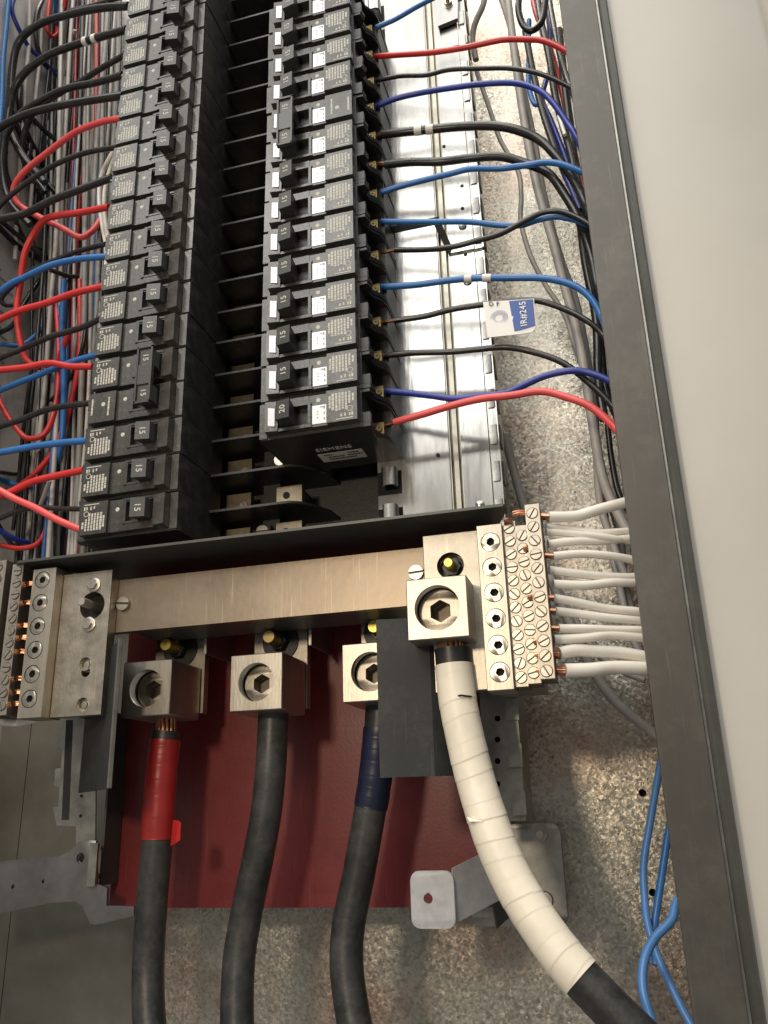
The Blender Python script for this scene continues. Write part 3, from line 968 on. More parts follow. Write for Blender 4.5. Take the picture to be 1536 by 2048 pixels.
# ------------------------------------------------------------------ barriers
bl = thing('barrier_sheet', 'curved dark grey barrier sheet left of the red taped cable', 'barrier', (-90, 30, -148))
P = [(-121, 52), (-108, 41), (-92, 26), (-78, 12), (-67, 0), (-65.4, -1)]
prof = P + [(x + .9, y + 1.0) for x, y in P[::-1]]
obj('sheet', MB().prism(prof, -148.5, -66).mesh('sheet', BLADE, ang=60), bl)
obj('edge_strip', MB().prism([(-66.6, -1.8), (-65.2, -2.4), (-64.2, -.8), (-65.6, -.4)], -148.7, -66).mesh('edge_strip', ZINCD), bl)
br = thing('barrier_sheet', 'flat dark barrier sheet hanging below the large neutral lug', 'barrier', (105, 10, -149))
P = [(88.4, 2), (90, 2), (117, 17), (133, 24)]
prof = P + [(x + .3, y + 1.3) for x, y in P[::-1]]
obj('sheet', MB().prism([(88.2, 4), (116, 9), (134, 26), (133.4, 27.4), (115.6, 10.6), (88.2, 5.6)], -148.8, -66.5).bevel(.25).mesh('sheet', BLADE, ang=20), br)

# ------------------------------------------------------------------ brackets
bk = thing('mounting_bracket', 'steel bracket with a bent pale tab and hole, lower right', 'bracket', (140, 95, -229))
hb = at(1083, 1668, 108)
ha = at(1090, 1800, 108)
obj('base_plate', plate_mesh('base_plate', ZINCD, rrect(112, 168.5, -229.5, -174, 6), [], 108, 111, .5), bk)
pA, pB, pC, pD = at(905, 1737, 52), at(990, 1694, 78), at(1000, 1800, 78), at(905, 1850, 52)
th = Vector((-1.0, 2.0, 0))
obj('arm', MB().hexa([pA, pB, pC, pD], [p + th for p in (pA, pB, pC, pD)]).bevel(.4).mesh('arm', TABM), bk)
q0, q1 = at(820, 1745, 52), at(840, 1857, 52)
hz = at(857, 1797, 52)
tab = rrect(q0.x, pA.x + .6, min(pD.z, q1.z), q0.z + .8, 5)
obj('tab', plate_mesh('tab', TABM, tab, [ring(hz.x, hz.z, 2.9, 18)], 51, 53.2, .4), bk)
lp = [at(984, 1784, 77), at(1030, 1780, 106), at(1024, 1830, 106), at(995, 1857, 82)]
obj('lip', MB().hexa(lp, [p + Vector((-1.2, 1.6, 0)) for p in lp]).mesh('lip', DARKST), bk)
for p in ((938, 1768), (952, 1748)):
    pass
obj('washer', MB().lathe(hb, [(0, 0), (5.6, 0), (5.6, 1.0), (0, 1.0)], 20).mesh('washer', ALUD), bk)
obj('nut', MB().cyl(hb + Vector((0, -1.0, 0)), 4.5, 3.6, 6).bevel(.35).mesh('nut', KNM), bk)
obj('stud', MB().cyl(hb + Vector((0, -4.6, 0)), 2.1, 5, 12).bevel(.3).mesh('stud', SCREWM), bk)
obj('rivet', MB().lathe(ha, [(0, 0), (5, 0), (4.2, 1.2), (0, 1.4)], 16).mesh('rivet', ALUD), bk)

bq = thing('mounting_bracket', 'dark steel bracket arm with small holes reaching left, lower left', 'bracket', (-150, 70, -230))


def px_plate(name, m, pts, holes, y, th, bev=.4):
    ol = [(p.x, p.z) for p in (at(u, v, y) for u, v in pts)]
    hs = []
    for u, v, r in holes:
        q = at(u, v, y)
        hs.append(ring(q.x, q.z, r, 14))
    return plate_mesh(name, m, ol, hs, y, y + th, bev)


arm = [(-60, 1732), (0, 1723), (60, 1716), (120, 1713), (140, 1703), (158, 1683), (178, 1680), (192, 1681), (192, 1768), (215, 1775), (212, 1812), (268, 1812), (268, 1832), (190, 1850), (178, 1846), (165, 1812), (150, 1802), (100, 1806), (0, 1826), (-60, 1838)]
obj('arm', px_plate('arm', mat('dull_steel_arm', (.24, .225, .22), .36, metal=.85, var=.2, scale=40, bump=.06, bscale=400), arm, [(26, 1774, 1.7), (87, 1763, 1.5), (161, 1716, 3.2)], 76, 2.4), bq)
obj('stiffener', MB().box(at(177, 1730, 74).x, at(193, 1730, 74).x, 73.6, 75.8, at(185, 1773, 74).z, at(185, 1686, 74).z).bevel(.4).mesh('stiffener', ZINCD), bq)

# ------------------------------------------------------------------ heavy cables
def cable(label, pts, r, tape=None, tape_mat=None, strands=None, tape_kind=None):
    P = spline([at(u, v, y) for u, v, y in pts], 10)
    t = thing('power_cable', label, 'cable', P[-1])
    obj('jacket', MB().tube(P, r, 24).mesh('jacket', BLACKJ, ang=70), t)
    if tape:
        i0, i1 = tape
        n = len(P) - 1
        Q = P[int(i0 * n):int(i1 * n) + 1]
        # resample the taped stretch finely so the wraps get their own steps
        R2 = []
        for a, b in zip(Q, Q[1:]):
            for k in range(6):
                R2.append(a.lerp(b, k / 6))
        R2.append(Q[-1])
        L = len(R2)
        if tape_kind == 'wraps':
            rnd = random.Random(8)
            cuts, s = [0], 0
            while s < .97:
                s += rnd.uniform(.045, .085)
                cuts.append(min(s, 1))
            def tube_tilted(mb):
                prev = None
                rings = []
                for i, p in enumerate(R2):
                    f = i / (L - 1)
                    tt = (R2[min(i + 1, L - 1)] - R2[max(i - 1, 0)]).normalized()
                    if prev is None:
                        q = Vector((1, 0, 0))
                        e = (q - tt * q.dot(tt)).normalized()
                    else:
                        e = (prev - tt * prev.dot(tt)).normalized()
                    prev = e
                    g = tt.cross(e)
                    rg = []
                    for k in range(28):
                        an = 2 * PI * k / 28
                        ff = f + .012 * math.sin(an + 1.2 * f * 6)
                        fr, hgt = 0, .1
                        for c0, c1 in zip(cuts, cuts[1:]):
                            if c0 <= ff < c1:
                                fr = (ff - c0) / (c1 - c0)
                                hgt = .05 + .026 * ((cuts.index(c0) * 37) % 10)
                        rr = r + .55 + hgt * fr
                        rg.append(mb.bm.verts.new(p + (e * math.cos(an) + g * math.sin(an)) * rr))
                    rings.append(rg)
                for A, B in zip(rings, rings[1:]):
                    for k in range(28):
                        mb.bm.faces.new((A[k], A[(k + 1) % 28], B[(k + 1) % 28], B[k]))
                mb.bm.faces.new(rings[0][::-1])
                mb.bm.faces.new(rings[-1])
                return mb
            obj('tape', tube_tilted(MB()).mesh('tape', tape_mat, ang=60), t)
        else:
            obj('tape', MB().tube(R2, r + .5, 24, lambda f: 1 + .012 * math.sin(f * 23) + .01 * (int(f * 7) % 2)).mesh('tape', tape_mat, ang=60), t)
    if strands:
        top, spread, up = strands
        mb = MB()
        rnd = random.Random(2)
        for k in range(13):
            a = 2 * PI * k / 13
            o1 = Vector((math.cos(a), math.sin(a), 0)) * (r * .62)
            o2 = Vector((math.cos(a + rnd.uniform(-.6, .6)), math.sin(a), 0)) * (r * rnd.uniform(.35, .85))
            mb.tube([P[0] + o1 + Vector((0, 0, -3)), P[0] + o1 * .95 + Vector((0, 0, 2)), top + o2 + Vector((0, 0, up))], 1.25, 7)
        obj('copper_strands', mb.mesh('copper_strands', COPPER), t)
    return t, P


tA, PA = cable('heavy black cable wrapped in red tape, leftmost of four', [(333, 1462, 58), (328, 1500, 58), (321, 1570, 58), (314, 1690, 59), (304, 1800, 60), (297, 1920, 61), (297, 2010, 58), (303, 2100, 54)], 9.2, (.075, .425), RTAPE, (Vector((-63.5, 52, -104)), 1, 4))
tt = MB()
c0 = [at(346, 1640, 49), at(356, 1641, 45), at(362, 1646, 44), at(361, 1652, 46), at(357, 1650, 48)]
c1 = [at(341, 1692, 49), at(352, 1686, 45), at(360, 1680, 44), at(362, 1672, 46), at(358, 1668, 48)]
for a, b, c, d in zip(c0, c0[1:], c1, c1[1:]):
    tt.hexa([a, b, d, c], [p + Vector((.1, .35, 0)) for p in (a, b, d, c)])
obj('tape_tail', tt.mesh('tape_tail', mat('bright_red_tape', (.50, .02, .015), .35)), tA)
cable('heavy plain black cable under the middle lug', [(547, 1424, 55), (545, 1470, 55), (542, 1530, 55), (533, 1620, 56), (515, 1720, 57), (494, 1820, 58), (478, 1920, 56), (474, 2030, 52), (478, 2110, 48)], 9.2, None, None, (Vector((7, 50, -105)), 1, 4))
cable('heavy black cable wrapped in dark blue tape, third from left', [(762, 1412, 56), (759, 1470, 56), (750, 1560, 57), (737, 1640, 58), (717, 1750, 58), (697, 1850, 57), (693, 1930, 55), (704, 2020, 52), (722, 2110, 48)], 9.2, (.10, .34), BTAPE, (Vector((76, 50, -104)), 1, 4))
tN, PN = cable('heavy cable wrapped in white tape curving to the lower right', [(904, 1298, 8), (908, 1340, 8), (917, 1410, 8), (932, 1483, 8), (950, 1556, 8), (972, 1629, 6), (998, 1702, 4), (1033, 1775, 2), (1078, 1848, 0), (1135, 1925, -2), (1205, 2000, -4), (1275, 2070, -6), (1340, 2130, -6)], 9.3, (.068, .787), WTAPE, (Vector((126, 7, -80)), 1, 4), 'wraps')
obj('tape_slit', MB().tube([at(905, 1394, .5), at(922, 1390.5, -2.6), at(943, 1393, 1.5)], .45, 6).mesh('tape_slit', HOLE), tN)
q = [at(934, 1634, -3), at(966, 1638, -4.5), at(968, 1643, -4.5), at(940, 1643, -4)]
obj('tape_flap', MB().hexa(q, [p + Vector((.2, .8, 0)) for p in q]).mesh('tape_flap', WTAPE), tN)
q = [at(1118, 1938, -4), at(1136, 1962, -4), at(1130, 1985, -3), at(1116, 1958, -3)]
obj('tape_tail', MB().hexa(q, [p + Vector((.3, .6, 0)) for p in q]).mesh('tape_tail', TAPEY), tN)


# ------------------------------------------------------------------ wires
GR = GW = GF = None


def wire(label, col, r, pts, group=None, copper=None, sleeve=None, y=None):
    """pts: (u, v, depth) or (u, v) with depth running linearly from y[0] to y[1]"""
    if y:
        n = len(pts) - 1
        pts = [(p[0], p[1], y[0] + (y[1] - y[0]) * i / n) for i, p in enumerate(pts)]
    Q = []
    for p in pts:
        q = at(*p)
        if q.x < -257:
            q = atx(p[0], p[1], -257)
        Q.append(q)
    if group in (GR, GW) and pts[-1][0] > 1100:                       # carry on down the gutter behind the flange
        e = Q[-1]
        Q += [Vector((238, e.y + 34, e.z - 38)), Vector((240, e.y + 58, e.z - 130)), Vector((239, e.y + 66, e.z - 260))]
    elif group == GF and pts[-1][0] < 0:        # and on to the left side wall
        e = Q[-1]
        Q += [Vector((-252, max(e.y, 40) + 14, e.z - 50)), Vector((-254, max(e.y, 40) + 22, e.z - 190))]
    rk = random.Random(label)
    for k in range(1, len(Q) - 1):
        Q[k] = Q[k] + Vector((rk.uniform(-.5, .5), rk.uniform(-.8, .8), rk.uniform(-.7, .7)))
    P = spline(Q, 8)
    o = obj(WN[col], MB().tube(P, r, 10).mesh(WN[col], INS[col], ang=80))
    tag(o, label, 'wire', group)
    if copper:
        C = [at(*p) for p in copper]
        obj('copper_tip', MB().tube(spline(C, 4), r * .62, 8).mesh('copper_tip', COPPER), o)
    for s in sleeve or []:
        i = min(range(len(P)), key=lambda k: (P[k] - at(s[0], s[1], s[2])).length)
        a, b = P[max(i - 1, 0)], P[min(i + 1, len(P) - 1)]
        dr = (b - a).normalized()
        m = MB().tube([P[i] - dr * s[3], P[i] + dr * s[3]], r + .35, 12).mesh('marker_sleeve', TAGW)
        so = obj('marker_sleeve', m, o)
    return o


WN = {'black': 'black_wire', 'grey': 'grey_wire', 'white': 'white_wire', 'red': 'red_wire', 'pink': 'red_wire', 'blue': 'blue_wire', 'sky': 'blue_wire', 'dull_red': 'red_wire', 'dull_blue': 'blue_wire', 'dull_grey': 'grey_wire', 'navy': 'blue_wire'}
GR = 'branch wires leaving the right breakers'
wire('blue wire rising from the right breakers to the top edge', 'blue', 1.9, [(752, 55), (790, 38), (830, 15), (860, 0), (900, -20)], GR, y=(34, 30))
wire('red wire crossing the top of the bright rail', 'red', 2.1, [(750, 113), (800, 111), (860, 105), (930, 96), (1000, 82), (1050, 77), (1090, 82), (1140, 108), (1180, 150)], GR, y=(34, 20))
wire('thin black wire crossing the rail just below the upper red wire', 'black', 1.7, [(748, 162), (800, 154), (850, 148), (900, 142), (960, 135), (1020, 137), (1080, 148), (1140, 172), (1190, 210)], GR, y=(34, 24))
wire('dark blue wire bending down to the flange, below the thin black wire', 'navy', 2.1, [(748, 215), (790, 198), (840, 186), (900, 175), (960, 168), (1020, 165), (1060, 172), (1095, 195), (1130, 240), (1165, 300)], GR, y=(34, 20))
wire('thick black wire with two white marker sleeves on the rail', 'black', 3.1, [(764, 269), (800, 265), (860, 257), (920, 250), (980, 250), (1030, 258), (1080, 280), (1115, 318), (1150, 365), (1180, 430)], GR, y=(34, 30), copper=[(752, 272, 35), (765, 269, 34)], sleeve=[(834, 261, 33, 2.6), (857, 258, 33, 2.6)])
wire('thick black wire sweeping down beside the flange, no markers', 'black', 3.0, [(770, 329), (820, 327), (880, 322), (940, 314), (1000, 314), (1050, 325), (1095, 348), (1130, 388), (1160, 445), (1185, 520), (1200, 600)], GR, y=(34, 34), copper=[(754, 329, 35), (772, 329, 34)])
wire('blue wire rising gently to the flange below the thick black wires', 'blue', 2.1, [(762, 385), (800, 373), (850, 360), (900, 348), (940, 340), (1000, 338), (1050, 330), (1090, 325), (1130, 330), (1180, 355), (1210, 390)], GR, y=(34, 20))
wire('blue wire running level over the rail notch', 'blue', 2.0, [(762, 443), (820, 442), (880, 442), (940, 446), (1000, 452), (1040, 448), (1080, 438), (1120, 432), (1170, 446), (1210, 480)], GR, y=(34, 26))
wire('black wire dipping then rising with bare copper end at the breaker', 'black', 1.9, [(790, 500), (850, 498), (900, 495), (950, 485), (1000, 465), (1050, 440), (1090, 425), (1130, 425), (1180, 450), (1215, 490)], GR, y=(34, 18), copper=[(757, 508, 36), (775, 503, 35), (792, 500, 34)])
wire('blue wire with two lettered white marker sleeves', 'blue', 2.2, [(763, 574), (830, 567), (900, 561), (960, 557), (1020, 553), (1080, 555), (1130, 565), (1170, 585), (1200, 625), (1225, 700)], GR, y=(34, 24), sleeve=[(937, 559, 30, 2.4), (971, 557, 30, 2.8)])
wire('black wire carrying the blue and white tag', 'black', 1.9, [(790, 641), (850, 630), (900, 620), (960, 610), (1030, 601), (1080, 605), (1130, 620), (1170, 640), (1205, 668), (1235, 720)], GR, y=(34, 24), copper=[(757, 646, 36), (775, 643, 35), (792, 640, 34)])
wire('plain black wire below the tagged wire', 'black', 2.0, [(772, 711), (830, 707), (900, 702), (960, 697), (1010, 694), (1060, 702), (1120, 722), (1170, 757), (1222, 812), (1250, 860)], GR, y=(34, 28), copper=[(752, 712, 35), (774, 711, 34)])
wire('dark blue wire in a shallow wave above the lowest red wire', 'navy', 2.1, [(768, 782), (810, 783), (860, 790), (910, 795), (960, 793), (1010, 785), (1050, 770), (1090, 752), (1140, 743), (1180, 747), (1225, 770), (1250, 800)], GR, y=(34, 22))
wire('pink-red wire arching from the 20 breaker to the flange', 'pink', 2.3, [(788, 845), (850, 826), (900, 812), (960, 798), (1020, 790), (1080, 786), (1130, 793), (1180, 815), (1230, 855), (1260, 900)], GR, y=(34, 14), copper=[(764, 852, 36), (790, 845, 34)])

# tag folded over the wire
tg = thing('wire_tag', 'white and blue wire tag printed IR#245 folded over a black wire', 'tag', at(1020, 603, 24))
tp = [at(1068, 597, 24), at(1071, 655, 24), at(1065, 664, 24), at(1050, 667, 24), at(975, 675, 22), at(966, 604, 24)]
obj('tag_card', MB().hexa(tp, [p + Vector((0, .5, 0)) for p in tp]).mesh('tag_card', TAGW), tg)
bp = [at(1018, 602, 23.7), at(1066, 598, 23.7), at(1070.5, 651, 23.7), at(1029, 663, 23.5)]
obj('blue_panel', MB().hexa(bp, [p + Vector((0, .25, 0)) for p in bp]).mesh('blue_panel', TAGB), tg)
ctr = at(1047, 629, 23.4)
obj('tag_text', text_mesh('tag_text', TAGW, 'IR#245', 5.6, lambda x, y, z: (ctr.x - z + .02 * x, ctr.y + y - .05, ctr.z + x + .6), bold=.05), tg)
lt = at(988, 608, 23.4)
obj('tag_heading', text_mesh('tag_heading', INK, 'D F', 4.2, lambda x, y, z: (lt.x + x, lt.y + y, lt.z + z - .2 * x), bold=.05), tg)
em = MB()
ec = at(998, 636, 23.4)
for j in range(4):
    for k in range(20):
        a = 2 * PI * (k + .5 * (j % 2)) / 20
        rr = 2.7 + j * .85
        em.prism([(ec.x + rr * math.cos(a) + (.26 + .04 * j) * math.cos(b), ec.z + rr * math.sin(a) + (.26 + .04 * j) * math.sin(b)) for b in (0, PI / 2, PI, 1.5 * PI)], ec.y - .1, ec.y + .1, 'y')
obj('dotted_emblem', em.mesh('dotted_emblem', TAGB), tg)

# background wires at the right, between rail and flange
GB = 'loose wires in the right gutter'
wire('wide grey wire down the right gutter to the white wires', 'grey', 3.2, [(1012, -30), (1015, 0), (1030, 110), (1050, 250), (1075, 370), (1105, 480), (1130, 570), (1150, 650), (1170, 750), (1185, 850), (1203, 950), (1228, 1010), (1262, 1075)], GB, y=(112, 80))
wire('grey wire close beside the wide grey wire', 'grey', 2.6, [(990, -30), (1003, 0), (1022, 60), (1042, 160), (1068, 280), (1090, 400), (1120, 510), (1150, 600), (1172, 700), (1188, 800), (1192, 900), (1200, 1000), (1225, 1090), (1250, 1150)], GB, y=(118, 100))
wire('thin grey wire bending across the speckled back sheet', 'grey', 1.9, [(952, 140), (975, 210), (1000, 280), (1035, 340), (1043, 390), (1042, 440), (1060, 510), (1090, 570), (1130, 630), (1150, 690), (1168, 745), (1182, 820)], GB, y=(120, 118))
wire('short pinkish grey wire at the top beside the rail', 'grey', 2.6, [(972, -20), (965, 10), (950, 45), (944, 80), (952, 120)], GB, y=(100, 110))
wire('grey wire emerging below the right neutral block', 'grey', 3.0, [(1010, 870), (1030, 950), (1060, 1050), (1100, 1150), (1140, 1250), (1180, 1330), (1220, 1390), (1260, 1430), (1312, 1470), (1350, 1490)], GB, y=(110, 120))
wire('thin grey wire behind the white wires near the flange', 'grey', 2.4, [(1186, 860), (1200, 960), (1215, 1060), (1235, 1160), (1262, 1270), (1300, 1340)], GB, y=(120, 100))
wire('second thin grey wire behind the white wires', 'grey', 2.4, [(1196, 900), (1220, 1000), (1240, 1080), (1252, 1180), (1275, 1260), (1310, 1330)], GB, y=(128, 110))
wire('grey wire slanting behind the white wires beside the screw strip', 'grey', 2.2, [(1090, 1120), (1118, 1180), (1150, 1240), (1190, 1300), (1240, 1340), (1290, 1360)], GB, y=(128, 118))
wire('black looped wire at the top right corner of the gutter', 'black', 2.6, [(1040, -20), (1038, 20), (1045, 50), (1063, 62), (1082, 45), (1090, 10), (1092, -20)], GB, y=(70, 70))
for i, (c, r, p, l) in enumerate([
    ('black', 3.0, [(1118, 60), (1128, 160), (1140, 260), (1155, 400), (1172, 520), (1192, 640), (1196, 760), (1208, 840)], 'thick black wire running down close behind the flange'),
    ('black', 2.6, [(1050, 60), (1065, 140), (1085, 220), (1110, 300), (1140, 370), (1170, 420)], 'black wire slanting right behind the upper blue wires'),
    ('black', 2.4, [(1095, -20), (1108, 60), (1130, 140), (1160, 220)], 'black wire at the top of the flange edge'),
    ('red', 2.2, [(1062, -20), (1072, 30), (1098, 90), (1125, 190), (1145, 290), (1158, 350), (1175, 420)], 'dark red wire running down behind the flange edge'),
    ('navy', 2.2, [(1092, -20), (1098, 60), (1102, 130), (1090, 170), (1085, 200), (1100, 240), (1120, 290), (1140, 340)], 'dark blue wire curving behind the upper right wires'),
    ('blue', 2.0, [(1058, 40), (1057, 120), (1058, 170), (1066, 205), (1078, 205), (1082, 190)], 'blue wire hook hanging in the upper right gutter'),
    ('navy', 2.0, [(1068, 165), (1090, 230), (1110, 290), (1130, 350), (1160, 420)], 'dark blue wire slanting behind the thick black wires'),
    ('red', 2.2, [(1120, 230), (1135, 280), (1152, 330), (1172, 400)], 'short dark red wire beside the flange'),
    ('white', 1.4, [(1080, 60), (1095, 110), (1100, 160), (1115, 220), (1130, 270)], 'thin pale wire among the upper right black wires'),
    ('black', 2.4, [(1180, 520), (1196, 600), (1202, 700), (1212, 780), (1240, 850)], 'black wire behind the flange below the marked blue wire'),
    ('black', 2.0, [(1215, 850), (1225, 920), (1238, 990), (1270, 1040)], 'black wire tucked behind the flange above the white wires'),
    ('black', 2.8, [(1072, -30), (1082, 40), (1100, 120), (1112, 200), (1140, 300), (1158, 380), (1180, 460)], 'black wire in the middle of the upper right bundle')]):
    wire(l, c, r, p, GB, y=(88 + (i * 7) % 30, 60 + (i * 5) % 26))

# white neutral wires
GW = 'white neutral wires at the right neutral block'
WWL = [
    ([(1097, 1034), (1150, 1030), (1200, 1020), (1252, 1006), (1290, 992)], 3.1, 'topmost white wire, rising to the right'),
    ([(1092, 1054), (1130, 1058), (1190, 1064), (1258, 1062), (1300, 1060)], 2.0, 'white wire just below the topmost one'),
    ([(1092, 1064), (1130, 1066), (1180, 1072), (1230, 1080), (1260, 1084), (1300, 1094)], 2.0, 'white wire crossing the one below it near the flange'),
    ([(1096, 1088), (1150, 1086), (1200, 1083), (1260, 1079), (1300, 1076)], 2.3, 'white wire level with the third screw'),
    ([(1106, 1112), (1160, 1110), (1220, 1110), (1265, 1119), (1300, 1130)], 2.3, 'white wire drooping at the flange, fourth screw'),
    ([(1098, 1140), (1150, 1146), (1210, 1154), (1268, 1153), (1300, 1153)], 2.4, 'shaded white wire level with the fifth screw'),
    ([(1106, 1168), (1170, 1168), (1220, 1167), (1268, 1165), (1300, 1163)], 2.5, 'straight white wire level with the sixth screw'),
    ([(1107, 1196), (1150, 1205), (1210, 1217), (1278, 1226), (1310, 1232)], 2.4, 'white wire sloping down, seventh screw'),
    ([(1110, 1222), (1150, 1226), (1210, 1233), (1282, 1241), (1310, 1246)], 2.4, 'white wire sloping down just below the seventh screw'),
    ([(1117, 1257), (1170, 1259), (1220, 1260), (1283, 1262), (1320, 1264)], 2.3, 'white wire with a bare copper end, ninth screw'),
    ([(1108, 1279), (1170, 1275), (1220, 1272), (1286, 1276), (1320, 1280)], 2.5, 'white wire level with the tenth screw'),
    ([(1118, 1307), (1150, 1302), (1190, 1300), (1240, 1307), (1290, 1316), (1330, 1324)], 3.3, 'thick arched white wire, second from the bottom'),
    ([(1130, 1341), (1180, 1338), (1230, 1334), (1296, 1338), (1330, 1342)], 3.6, 'thickest white wire, lowest of the row')]
for i, (p, r, l) in enumerate(WWL):
    s = p[0]
    cp = [(s[0] - 16, s[1] - 1, 9), (s[0] - 6, s[1], 9), (s[0] + 2, s[1], 9)]
    o = wire(l + ' at the right block', 'white', r, p, GW, y=(9, 34), copper=cp if i in (0, 4, 7, 8, 9, 11, 12) else None)
    if i in (11, 12):
        mb = MB()
        for k in range(5):
            a = 2 * PI * k / 5
            off = Vector((0, math.cos(a), math.sin(a))) * 1.8
            mb.tube([at(*cp[0]) + off, at(*cp[1]) + off * 1.1, at(*cp[2]) + off], .9, 6)
        obj('copper_tip', mb.mesh('copper_tip', COPPER), o)

# blue wires at the lower right
GL = 'blue wires at the lower right'
wire('blue wire descending along the flange, lower right', 'sky', 2.1, [(1330, 1490), (1315, 1548), (1300, 1640), (1289, 1730), (1288, 1800), (1298, 1850), (1318, 1920), (1350, 1990), (1385, 2050), (1420, 2110)], GL, y=(110, 60))
wire('short blue wire behind the crossing, lower right', 'blue', 2.1, [(1352, 1600), (1336, 1660), (1326, 1740), (1314, 1810), (1309, 1870), (1312, 1930)], GL, y=(110, 80))
wire('pale blue wire bowing left in front of the others, lower right', 'sky', 2.3, [(1385, 1770), (1354, 1805), (1343, 1840), (1310, 1880), (1288, 1925), (1286, 1980), (1306, 2050), (1330, 2110)], GL, y=(70, 30))

# wires at the left breakers
GF = 'branch wires leaving the left breakers'
LF = [
    ('pink', 2.3, [(168, 1062), (120, 1040), (70, 1015), (30, 995), (-10, 975), (-60, 955)], 'pink-red wire falling to the lowest left breaker', (26, 30)),
    ('black', 1.6, [(164, 1018), (120, 1018), (80, 1015), (40, 1023), (-5, 1035), (-60, 1050)], 'thin greyish black wire crossing behind the pink-red wire', (30, 40)),
    ('red', 2.3, [(168, 940), (120, 950), (70, 963), (30, 980), (-10, 998), (-60, 1030)], 'red wire to the second left breaker from the bottom', (26, 36)),
    ('blue', 2.3, [(175, 881), (120, 888), (60, 896), (-5, 904), (-60, 912)], 'blue wire to the third left breaker from the bottom', (26, 36)),
    ('black', 1.9, [(186, 806), (130, 812), (90, 820), (40, 838), (-5, 857), (-60, 880)], 'black wire to the lower tied left breaker', (26, 36)),
    ('red', 2.3, [(186, 733), (140, 731), (100, 726), (50, 735), (-5, 742), (-60, 745)], 'red wire to the upper tied left breaker', (26, 30)),
    ('blue', 2.1, [(200, 708), (150, 724), (90, 745), (40, 763), (-5, 780), (-60, 805)], 'blue wire crossing behind the red tied breaker wire', (36, 46)),
    ('black', 1.9, [(208, 634), (160, 655), (100, 672), (50, 695), (-10, 720), (-60, 745)], 'black wire to the sixth left breaker from the bottom', (26, 40)),
    ('red', 2.4, [(210, 572), (150, 588), (90, 605), (40, 620), (-10, 645), (-60, 680)], 'red wire to the seventh left breaker from the bottom', (26, 36)),
    ('blue', 2.3, [(216, 513), (160, 520), (100, 533), (50, 555), (20, 570), (-10, 590), (-60, 630)], 'blue wire to the eighth left breaker from the bottom', (26, 36)),
    ('black', 1.7, [(212, 488), (160, 503), (110, 520), (60, 545), (20, 575), (3, 598), (10, 610), (32, 609)], 'thin black wire hooking back above the eighth left breaker wire', (32, 60)),
    ('red', 2.5, [(218, 414), (160, 425), (120, 428), (90, 440), (68, 470), (50, 510), (40, 560), (34, 620), (40, 680), (55, 720), (80, 735)], 'red wire bending down in a long curve from the ninth left breaker', (26, 66)),
    ('black', 2.6, [(224, 355), (160, 380), (100, 400), (50, 425), (0, 440), (-60, 470)], 'thick black wire to the tenth left breaker from the bottom', (26, 30)),
    ('black', 1.9, [(236, 294), (170, 305), (110, 330), (50, 365), (0, 412), (-30, 460)], 'thin black wire to the eleventh left breaker from the bottom', (26, 44)),
    ('pink', 2.5, [(244, 237), (200, 243), (150, 265), (100, 300), (50, 343), (27, 378), (36, 408), (70, 430), (120, 455), (160, 476), (185, 462), (200, 440)], 'bright pink-red wire looping back from the twelfth left breaker', (26, 90)),
    ('black', 2.8, [(246, 191), (180, 201), (120, 213), (60, 225), (20, 242), (-10, 262), (-50, 300)], 'thick black wire to the thirteenth left breaker from the bottom', (26, 34)),
    ('black', 2.6, [(246, 150), (190, 165), (130, 178), (80, 200), (40, 228), (14, 275), (5, 340), (20, 400), (60, 450)], 'thick black wire curling down from the fourteenth left breaker', (26, 66)),
    ('black', 2.2, [(250, 110), (200, 138), (165, 160), (120, 185), (70, 225), (45, 280), (50, 330), (90, 385)], 'black wire joining from behind the fourteenth left breaker', (34, 84)),
    ('black', 2.9, [(254, 59), (200, 73), (160, 86), (100, 110), (50, 145), (25, 190), (20, 250), (45, 310), (90, 365)], 'thick black wire with two cream marker bands, upper left', (26, 70)),
    ('black', 2.9, [(258, 12), (200, 17), (140, 28), (80, 48), (40, 82), (24, 130), (20, 200), (10, 270), (8, 340), (30, 400)], 'uppermost thick black wire arching left from the breakers', (26, 74)),
    ('black', 2.0, [(262, -12), (220, 0), (180, 14), (140, 22)], 'black wire end at the top of the left column', (30, 60))]
for c, r, p, l, y in LF:
    r *= 1.18 if c == 'black' else 1.06
    wire(l, c, r, p, GF, y=y, sleeve=[(172, 82, 35, 2.6), (192, 75, 33, 2.6)] if 'cream marker' in l else None)

